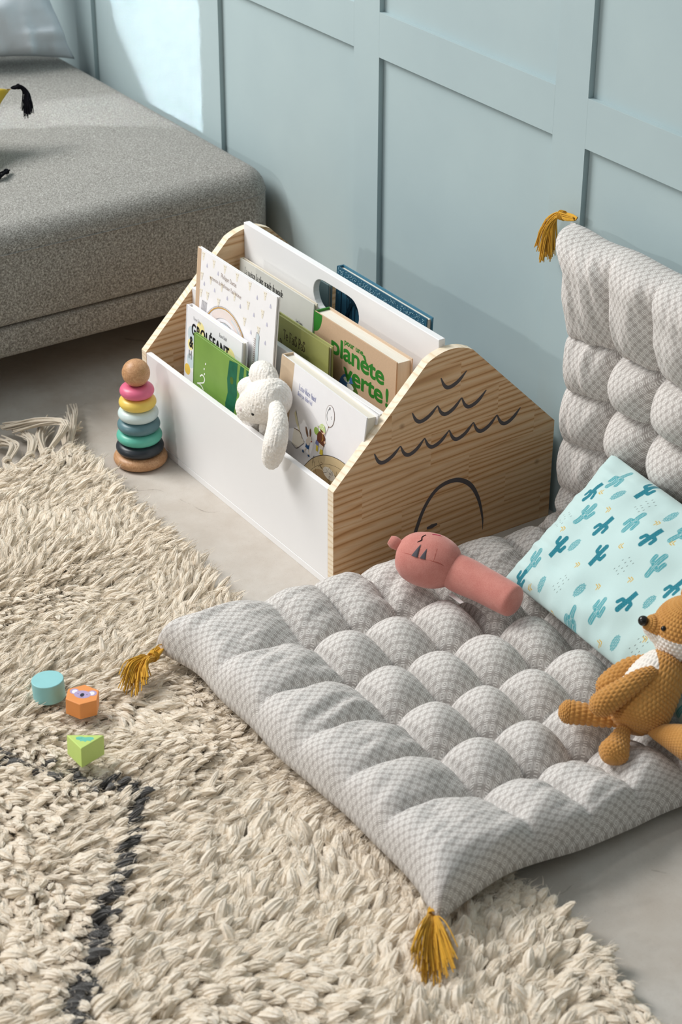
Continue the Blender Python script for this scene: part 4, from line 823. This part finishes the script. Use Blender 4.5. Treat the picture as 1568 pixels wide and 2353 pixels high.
V, F, U_ = sweep([(.1335, .0330, .1300, .0055), (0.1275,0.0250,0.1345,0.0078), (0.1215,0.0190,0.1390,0.0088), (0.1170,0.0150,0.1420,0.0060)], 24, 24); quads('ear', V, F, M_pink, ra, U_)
def on_head(t, az, lift=.0005):
    """point on the rattle head: t along the axis, az round it"""
    r_ = np.interp(t, [-.0440, -.040, -.028, -.008, .012, .030, .040, .043], [.012, .0225, .0325, .0378, .0375, .0310, .022, .012]); up = np.array([0, 0, 1.0]); up -= HA*(up@HA); up /= np.linalg.norm(up); sd = np.cross(HA, up)
    return HC+HA*t+(r_+lift)*(math.cos(az)*up+math.sin(az)*sd)
def stitch(pts, r, mat, name): V, F = strands([catmull([on_head(*p) for p in pts], 20)], r, 6, .8); mk(name, V, F, mat, ra, True)
stitch([(-0.0105,0.36), (-0.0080,0.285), (-0.0092,0.12), (-0.0062,-0.05)], .0008, M_thread, 'sleeping_eye'); stitch([(-0.0105,0.36), (-0.0125,0.40)], .0006, M_thread, 'eyelash')
stitch([(.0015,-.17), (.0060,-.24), (.0124,-.285)], .0011, plain('raspberry_thread', '#C24A63', .7), 'nose_stitch')
stitch([(-.042,.90), (-.0328,.922), (-.0197,.922), (-.0022,.985), (.0168,.99), (.0270,1.03), (.0345,1.2)], .0005, M_seam, 'seam'); stitch([(.0168,.486), (.0172,.754), (.0168,.985)], .0004, M_seam, 'seam')
for i, tr in enumerate((((-0.0060,0.47), (-0.0150,0.955), (-0.0055,0.99)), ((0.0040,0.58), (-0.0025,0.99), (0.0060,0.99)))):
    n = 8; V = []; F = []; ids = {}
    for a in range(n+1):
        for c_ in range(n+1-a):
            u_, v_ = a/n, c_/n; q = [tr[0][k]*(1-u_-v_)+tr[1][k]*u_+tr[2][k]*v_ for k in (0, 1)]; ids[a, c_] = len(V); V.append(on_head(q[0], q[1], .0004+.0012*min(1, 9*u_*v_+9*(1-u_-v_)*min(u_, v_)+.4)))
    for a in range(n):
        for c_ in range(n-a):
            F.append((ids[a, c_], ids[a+1, c_], ids[a, c_+1]))
            if c_ < n-a-1: F.append((ids[a+1, c_], ids[a+1, c_+1], ids[a, c_+1]))
    mk('felt_stripe', V, F, M_felt, ra, True)
b = MB(); b.box(.205, .232, .0525, .0585, .086, .0868); b.build('care_label', plain('white_ribbon', '#EDEBEA', .7), ra)

# crocheted fox
def crochet(name, a, b_): return plush(name, a, b_, 1100, .25)
M_cro, M_crow = crochet('caramel_cotton_yarn', '#BC8545', '#D09B58'), crochet('white_cotton_yarn', '#E9E2D9', '#F5F1EA')
fox = thing('crochet_fox', 'caramel crocheted fox with a white bib, sitting on the floor cushion', 'plush toy'); fox.location = (.575, .06, .08)
def knit(name, S, white=None, amp=.0017, su=.0060, sv=.0054, parent=None):
    L_ = sum(np.linalg.norm(np.diff(np.array(S), axis=0), axis=1)); Rm = max(p[3] for p in S); cols = max(12, int(round(2*np.pi*Rm/su))); rows = max(8, int(round(L_/sv)))
    n, k = rows*6+1, cols*6; V, F, U = sweep(S, n, k); Pc = V[:n*k].reshape(n, k, 3); ctr = Pc.mean(1, keepdims=True); Nn = Pc-ctr; rad = np.linalg.norm(Nn, axis=2, keepdims=True); Nn /= rad+1e-9
    i, j = np.meshgrid(np.arange(n), np.arange(k), indexing='ij'); row = (i*rows/(n-1)); a = j*cols/k+.5*(np.floor(row) % 2); hgt = np.abs(np.sin(np.pi*a))**.7*np.abs(np.sin(np.pi*row))**.7
    Pc += Nn*((hgt-.6)*amp*np.clip(rad[..., 0]/.010, .25, 1))[..., None]; V[:n*k] = Pc.reshape(-1, 3); mi = None
    if white is not None:
        fc = np.array([V[f[:3]].mean(0) for f in F]); mi = white(fc).astype(int)
    return quads(name, V, F, [M_cro, M_crow], parent or fox, U, mi=mi)
FR = np.array([-.555, -.832, 0.0])       # the way the fox looks
TOR = [(0.5521,0.1367,0.1605,0.0107), (0.5536,0.1293,0.1512,0.0223), (0.5615,0.1091,0.1397,0.0330), (0.5672,0.0884,0.1227,0.0372), (0.5737,0.0690,0.1079,0.0380), (0.5786,0.0590,0.0973,0.0318), (0.5836,0.0514,0.0880,0.0107)]
TC = np.array(TOR)[:, :3]
def bib(p):
    d = p-np.array([0.5600, 0.1090, 0.1400]); f = d@FR; side = np.abs(d@np.array([.832, -.555, 0.0])); return (f > .004) & (side < .026-.25*np.abs(d[:, 2]-.01)) & (p[:, 2] > .108)
knit('torso', TOR, bib)
HCf = np.array([0.5510, 0.1580, 0.1820]); R_ = .0425
HS = [(*(HCf+np.array([0, 0, R_*math.sin(a)*1.05])), max(R_*math.cos(a), .002)) for a in np.linspace(math.pi/2, -math.pi/2, 11)]
def muzzle(p):
    d = (p-HCf)/R_; return (((d@FR > .22) & (d[:, 2] < -.16)) | (d@np.array([.258, -.950, -.147]) > .845)) & (d[:, 2] > -.97) & (d[:, 2] < .16)
knit('head', HS, muzzle)
SNS = [(0.5400,0.1400,0.1830,0.0220), (0.5363,0.1334,0.1850,0.0225), (0.5310,0.1235,0.1900,0.0168), (0.5275,0.1150,0.1945,0.0108), (0.5260,0.1115,0.1965,0.0050)]
knit('snout', SNS, lambda p: (p[:, 2]-(.1850+(.1334-p[:, 1])*.50)) < -.0075)
bead('nose', (0.5250, 0.1090, 0.2000), .0066, M_bead, fox); bead('eye', (0.5512,0.1188,0.1994), .0034, M_bead, fox); bead('eye', (.5115, .1700, .1900), .0034, M_bead, fox)
for sgn in (-1, 1):
    c0 = HCf+np.array([.832, -.555, 0])*sgn*.026+np.array([.004, .006, .030]); knit('ear', [(*c0, .012), (*(c0+np.array([0, 0, .010])), .0125), (*(c0+np.array([0, 0, .022])), .008), (*(c0+np.array([0, 0, .029])), .002)])
knit('arm', [(0.5729,0.0896,0.1604,0.0075), (0.5707,0.0693,0.1561,0.0118), (0.5681,0.0456,0.1472,0.0142), (0.5643,0.0269,0.1377,0.0160), (0.5609,0.0147,0.1299,0.0155), (0.5588,0.0068,0.1234,0.0075)])
knit('arm', [(0.5283,0.1209,0.1397,0.0075), (0.5173,0.1030,0.1303,0.0118), (0.5124,0.0834,0.1185,0.0139), (0.5136,0.0670,0.1091,0.0139), (0.5139,0.0590,0.1011,0.0064)])
knit('leg', [(0.5617,0.0545,0.0953,0.0086), (0.5495,0.0401,0.0949,0.0112), (0.5310,0.0240,0.0960,0.0134), (0.5161,0.0085,0.0970,0.0150), (0.5110,0.0022,0.0975,0.0128), (0.5072,-0.0024,0.0980,0.0054)])
knit('leg', [(0.5794,0.0446,0.1003,0.0075), (0.5843,0.0341,0.0962,0.0102), (0.5907,0.0229,0.0902,0.0145), (0.5972,0.0110,0.0854,0.0187), (0.6013,0.0041,0.0824,0.0145), (0.6047,-0.0004,0.0806,0.0054)])
knit('tail', [(0.5907,0.0697,0.0950,0.0064), (0.6116,0.0719,0.0980,0.0116), (0.6346,0.0797,0.1000,0.0189), (0.6637,0.0878,0.1010,0.0240), (0.6956,0.0930,0.1000,0.0176), (0.7133,0.0972,0.0990,0.0051)], su=.0045, sv=.0042, amp=.0007)
b = MB(); b.box(.590, .6004, .0675, .0682, .093, .107); b.build('care_label', plain('white_ribbon_tag', '#EDEBEA', .7), fox)

# ------------------------------------------------------------------ shaggy rug
RX0, RX1, RY0 = -0.575, 1.12, -1.0
def rug_edge(x): return -0.146-0.040*(x+0.0)
rug = thing('shaggy_rug', 'cream shaggy wool rug with thin charcoal diamond lines and a knotted fringe', 'rug'); rug.location = (.3, -.55, 0)
b = MB(); b.add([(RX0, RY0, .001), (RX1, RY0, .001), (RX1, rug_edge(RX1), .001), (RX0, rug_edge(RX0), .001), (RX0, RY0, .006), (RX1, RY0, .006), (RX1, rug_edge(RX1), .006), (RX0, rug_edge(RX0), .006)], [(0, 3, 2, 1), (4, 5, 6, 7), (0, 1, 5, 4), (1, 2, 6, 5), (2, 3, 7, 6), (3, 0, 4, 7)])
b.build('rug_backing', plain('wool_backing', '#E2D5C0', .95, .05), rug)
def wool(name, a, b_, c_):
    k = NT(name, .95, .06); v = k.coord('UV', (4.2, .75, 1)); n_ = k.noise(v, 3.2, 3, .6); m = k.noise(k.coord('Object'), 55, 2); f2 = k.noise(k.coord('UV', (11, 1.1, 1)), 3.0, 2, .7)
    c = k.mix(k.range(m, .3, .7), hx(a), hx(b_)); k.color(k.mix(k.range(n_, .35, .7), c, hx(c_))); k.bump(k.math('ADD', n_, k.math('MULTIPLY', f2, .8)), .55, .0016); k.sheen(.6, .6); return k.m
M_wool, M_wooldk = wool('cream_wool', '#E4D3BA', '#EEE0CA', '#F8EFE1'), wool('charcoal_wool', '#232121', '#302E2D', '#423F3D')
def tufts(x, y, hgt, r, seed):
    """soft twisted wool locks lying over one another: base points, lengths and radii in, one mesh out"""
    rg = np.random.default_rng(seed); N = len(x); n, k = 9, 16
    az = math.radians(62)+(vnoise(x*5.5+3, y*5.5+9)-.5)*3.2+(vnoise(x*17+31, y*17)-.5)*1.6+rg.normal(0, .32, N); lean = (.72+.55*vnoise(x*8+20, y*8+4)+rg.normal(0, .15, N)).clip(.3, 1.35); ln = hgt*rg.uniform(.85, 1.35, N)
    near = .7*np.clip((x-.05-y*.35)/.75, 0, 1)                                   # longer combed locks far away, rounder curls in front
    t = np.linspace(0, 1, n); curl = rg.uniform(.5, 1.0, N)+near*rg.uniform(0, .9, N); ang = lean[:, None]*(.45+(.55+.55*curl[:, None])*t[None])
    ds = ln[:, None]/(n-1); hor = np.cumsum(np.sin(ang)*ds, 1); ver = np.cumsum(np.cos(ang)*ds, 1); hor -= hor[:, :1]; ver -= ver[:, :1]
    cx, sx = np.cos(az), np.sin(az); p0 = rg.uniform(0, 6.28, N)[:, None]; sway = (np.sin(t[None]*rg.uniform(2.5, 5.5, N)[:, None]+p0)-np.sin(p0))*rg.uniform(.0008, .0028, N)[:, None]
    P = np.stack([x[:, None]+hor*cx[:, None]-sway*sx[:, None], y[:, None]+hor*sx[:, None]+sway*cx[:, None], np.maximum(.003+ver, .004)], -1)
    Tn = np.gradient(P, axis=1); Tn /= np.linalg.norm(Tn, axis=2, keepdims=True); S = np.stack([-sx, cx, np.zeros(N)], -1)[:, None]*np.ones((1, n, 1)); Bn = np.cross(Tn, S)
    pa = np.interp(t, [0, .25, .5, .75, .9, 1], [.7, 1.0, 1.05, .72, .40, .06]); pb = np.interp(t, [0, .25, .55, .8, .93, 1], [.7, 1.0, 1.15, .98, .62, .14]); prof = pa[None]*(1-near[:, None])+pb[None]*near[:, None]
    th = np.linspace(0, 2*np.pi, k, endpoint=False); ph = rg.uniform(0, 6.28, N); tw = rg.uniform(-5, 5, N)[:, None, None]
    lob = 1+.17*np.cos(2*th[None, None]+ph[:, None, None]+t[None, :, None]*tw)+.10*np.cos(3*th[None, None]-ph[:, None, None]*2+t[None, :, None]*tw*.7)
    lob = lob+np.where(np.arange(k) % 2 == 0, 1, -1)[None, None]*(.07+.15*rg.random((N, 1, k)))*(.75+.25*np.sin(t*9)[None, :, None])
    th = th[None, None]+t[None, :, None]*tw*.35
    rad = r[:, None, None]*prof[:, :, None]*lob; V = P[:, :, None]+rad[..., None]*(np.cos(th)[..., None]*S[:, :, None]*1.15+np.sin(th)[..., None]*Bn[:, :, None]*.85)
    UV = np.stack([np.broadcast_to((np.arange(k)/k)[None, None], (N, n, k))+ph[:, None, None], np.broadcast_to(t[None, :, None], (N, n, k))+ph[:, None, None]*3], -1)
    i, j = np.meshgrid(np.arange(n-1), np.arange(k), indexing='ij'); f = np.stack([i*k+j, i*k+(j+1) % k, (i+1)*k+(j+1) % k, (i+1)*k+j], -1).reshape(-1, 4)
    F = (f[None]+(np.arange(N)*n*k)[:, None, None]).reshape(-1, 4); V = V.reshape(-1, 3); UV = UV.reshape(-1, 2)
    # loose fibres lifting off the locks
    M = N*9; q = rg.integers(0, N, M); c = rg.integers(2, n-1, M); o = P[q, c]+rg.normal(0, .0022, (M, 3)); d = Tn[q, c]+rg.normal(0, .45, (M, 3)); d[:, 2] = np.abs(d[:, 2])*.5+.1; d /= np.linalg.norm(d, axis=1)[:, None]; L_ = rg.uniform(.006, .015, M)[:, None]; e = np.cross(d, rg.normal(0, 1, (M, 3))); e /= np.linalg.norm(e, axis=1)[:, None]; o[:, 2] += r[q]*1.0
    wv = np.cross(d, e); tt = np.array([0, .5, 1.0]); W = np.array([1, .8, .1])*.00030
    fv = np.stack([o+d*L_*a_+wv*np.sin(a_*3)*.0012+e*s_*w_ for a_, w_ in zip(tt, W) for s_ in (-1, 1)], 1).reshape(-1, 3); b0 = len(V)+np.arange(M)*6
    F = np.vstack([F, np.stack([b0, b0+1, b0+3, b0+2], -1), np.stack([b0+2, b0+3, b0+5, b0+4], -1)])
    return np.vstack([V, fv]), F, np.vstack([UV, np.tile([[.5, .5]], (len(fv), 1))])
sp_ = .0074; gx, gy = np.meshgrid(np.arange(RX0, RX1, sp_), np.arange(RY0, -.05, sp_), indexing='ij'); gx, gy = gx.ravel(), gy.ravel(); gx = gx+rng.uniform(-.45, .45, len(gx))*sp_; gy = gy+rng.uniform(-.45, .45, len(gy))*sp_
ok = (gy < rug_edge(gx)-.008+.006*(vnoise(gx*40, gy*0)-.5)) & (gx > RX0+.006)
nrm = lambda p, a, b_: (p[0]-a[0])*(b_[1]-a[1])-(p[1]-a[1])*(b_[0]-a[0])
def dline(p, a, b_): return nrm(p, a, b_)/math.hypot(b_[0]-a[0], b_[1]-a[1])
ok &= dline((gx, gy), (.544, -.778), (.917, -.160)) < .24; ok &= dline((gx, gy), (-.672, -.211), (.544, -.778)) < .24     # only the stretch of rug that can be seen
ok &= rng.random(len(gx)) > .36*np.clip((gx-.05-gy*.35)/.75, 0, 1)
gx, gy = gx[ok], gy[ok]
ins = np.minimum.reduce([gx-.045, .67-gx, gy+.302]); hg = np.where(ins > .012, .0135, rng.uniform(.026, .037, len(gx))); near = np.clip((ins+.05)/.062, 0, 1); hg = np.where(ins <= .012, hg*(1-.35*near), hg)
for bx, by in ((.043, -.473), (.0955, -.4515), (.193, -.499)):
    dd = np.hypot(gx-bx, gy-by); hg = np.where(dd < .026, np.minimum(hg, .019), np.where(dd < .036, hg*.85, hg))
corner = (.263, -.471); seg2 = lambda a, b_: np.hypot(gx-(a[0]+(t := np.clip(((gx-a[0])*(b_[0]-a[0])+(gy-a[1])*(b_[1]-a[1]))/((b_[0]-a[0])**2+(b_[1]-a[1])**2), 0, 1))*(b_[0]-a[0])), gy-(a[1]+t*(b_[1]-a[1])))
dl = np.minimum(seg2(corner, (.66, -.800)), seg2(corner, (-.16, -.772))); dl = dl+.007*(vnoise(gx*60, gy*60)-.5)
dk = dl < .0070
for nm, sel, m_, sd in (('pile', ~dk, M_wool, 3), ('dark_line_pile', dk, M_wooldk, 4)):
    x_, y_, h_ = gx[sel], gy[sel], hg[sel]; V, F, UV = tufts(x_, y_, h_*(1.0 if nm == 'pile' else 1.05), np.random.default_rng(sd).uniform(.0024, .0046, len(x_))*(1.0+.50*np.clip((x_-.05-y_*.35)/.75, 0, 1)), sd)
    o = mk(nm, V, F, m_, rug, False, uv=UV); o['kind'] = 'stuff'
    if nm != 'pile': o['label'] = 'charcoal wool diamond line'
M_fringe = wool('fringe_yarn', '#C9B9A2', '#D8CAB5', '#E2D7C6')
FRG = [((-.560,-.142,.016), (-.712,-.060,.010), (0, .006, .012)), ((-.553,-.171,.018), (-.700,-.192,.018), (.01, .055, .026)), ((-.564,-.206,.016), (-.664,-.172,.012), (0, .01, .01)), ((-.557,-.186,.016), (-.690,-.118,.010), (0, -.01, .008)), ((-.568,-.243,.016), (-.668,-.220,.012), (0, .02, .01)), ((-.562,-.150,.014), (-.650,-.082,.010), (-.01, .0, .004)), ((-.574,-.275,.016), (-.69,-.252,.012), (0, .0, .02))]
for i, (a, b_, bow) in enumerate(FRG):
    a, b_, bow = map(np.array, (a, b_, bow)); rg = np.random.default_rng(40+i); paths = []; d = (b_-a)/np.linalg.norm(b_-a); e = np.array([-d[1], d[0], 0]); kn = a+d*.020
    for q in range(26):
        o1, o2 = rg.normal(0, 1, 2); w_ = lambda s: e*o1*s+np.array([0, 0, 1.0])*abs(o2)*s*.6; l_ = rg.uniform(.75, 1.06)
        P = [a-d*.02+w_(.004), a+w_(.004), kn+w_(.0026), kn+(b_-kn)*.35*l_+bow+w_(.0034)+rg.normal(0, .0012, 3), kn+(b_-kn)*.7*l_+bow*.7+w_(.0042)+rg.normal(0, .0018, 3), kn+(b_-kn)*l_+w_(.0062)+rg.normal(0, .002, 3)]
        P = np.array(P); P[:, 2] = np.maximum(P[:, 2], .0025); paths.append(catmull(P, 18))
    V, F = strands(paths, .0019, 5, .75); t = np.linspace(0, 2*np.pi*1.6, 26); kp = kn+d*np.linspace(-.005, .005, 26)[:, None]+.0052*(np.cos(t)[:, None]*e+np.sin(t)[:, None]*np.array([0, 0, 1.0]))+np.array([0, 0, .003]); V2, F2 = strands([kp], .0030, 7, 1.0)
    mk('fringe_tassel', np.vstack([V, V2]), np.vstack([F, F2+len(V)]), M_fringe, rug, True)
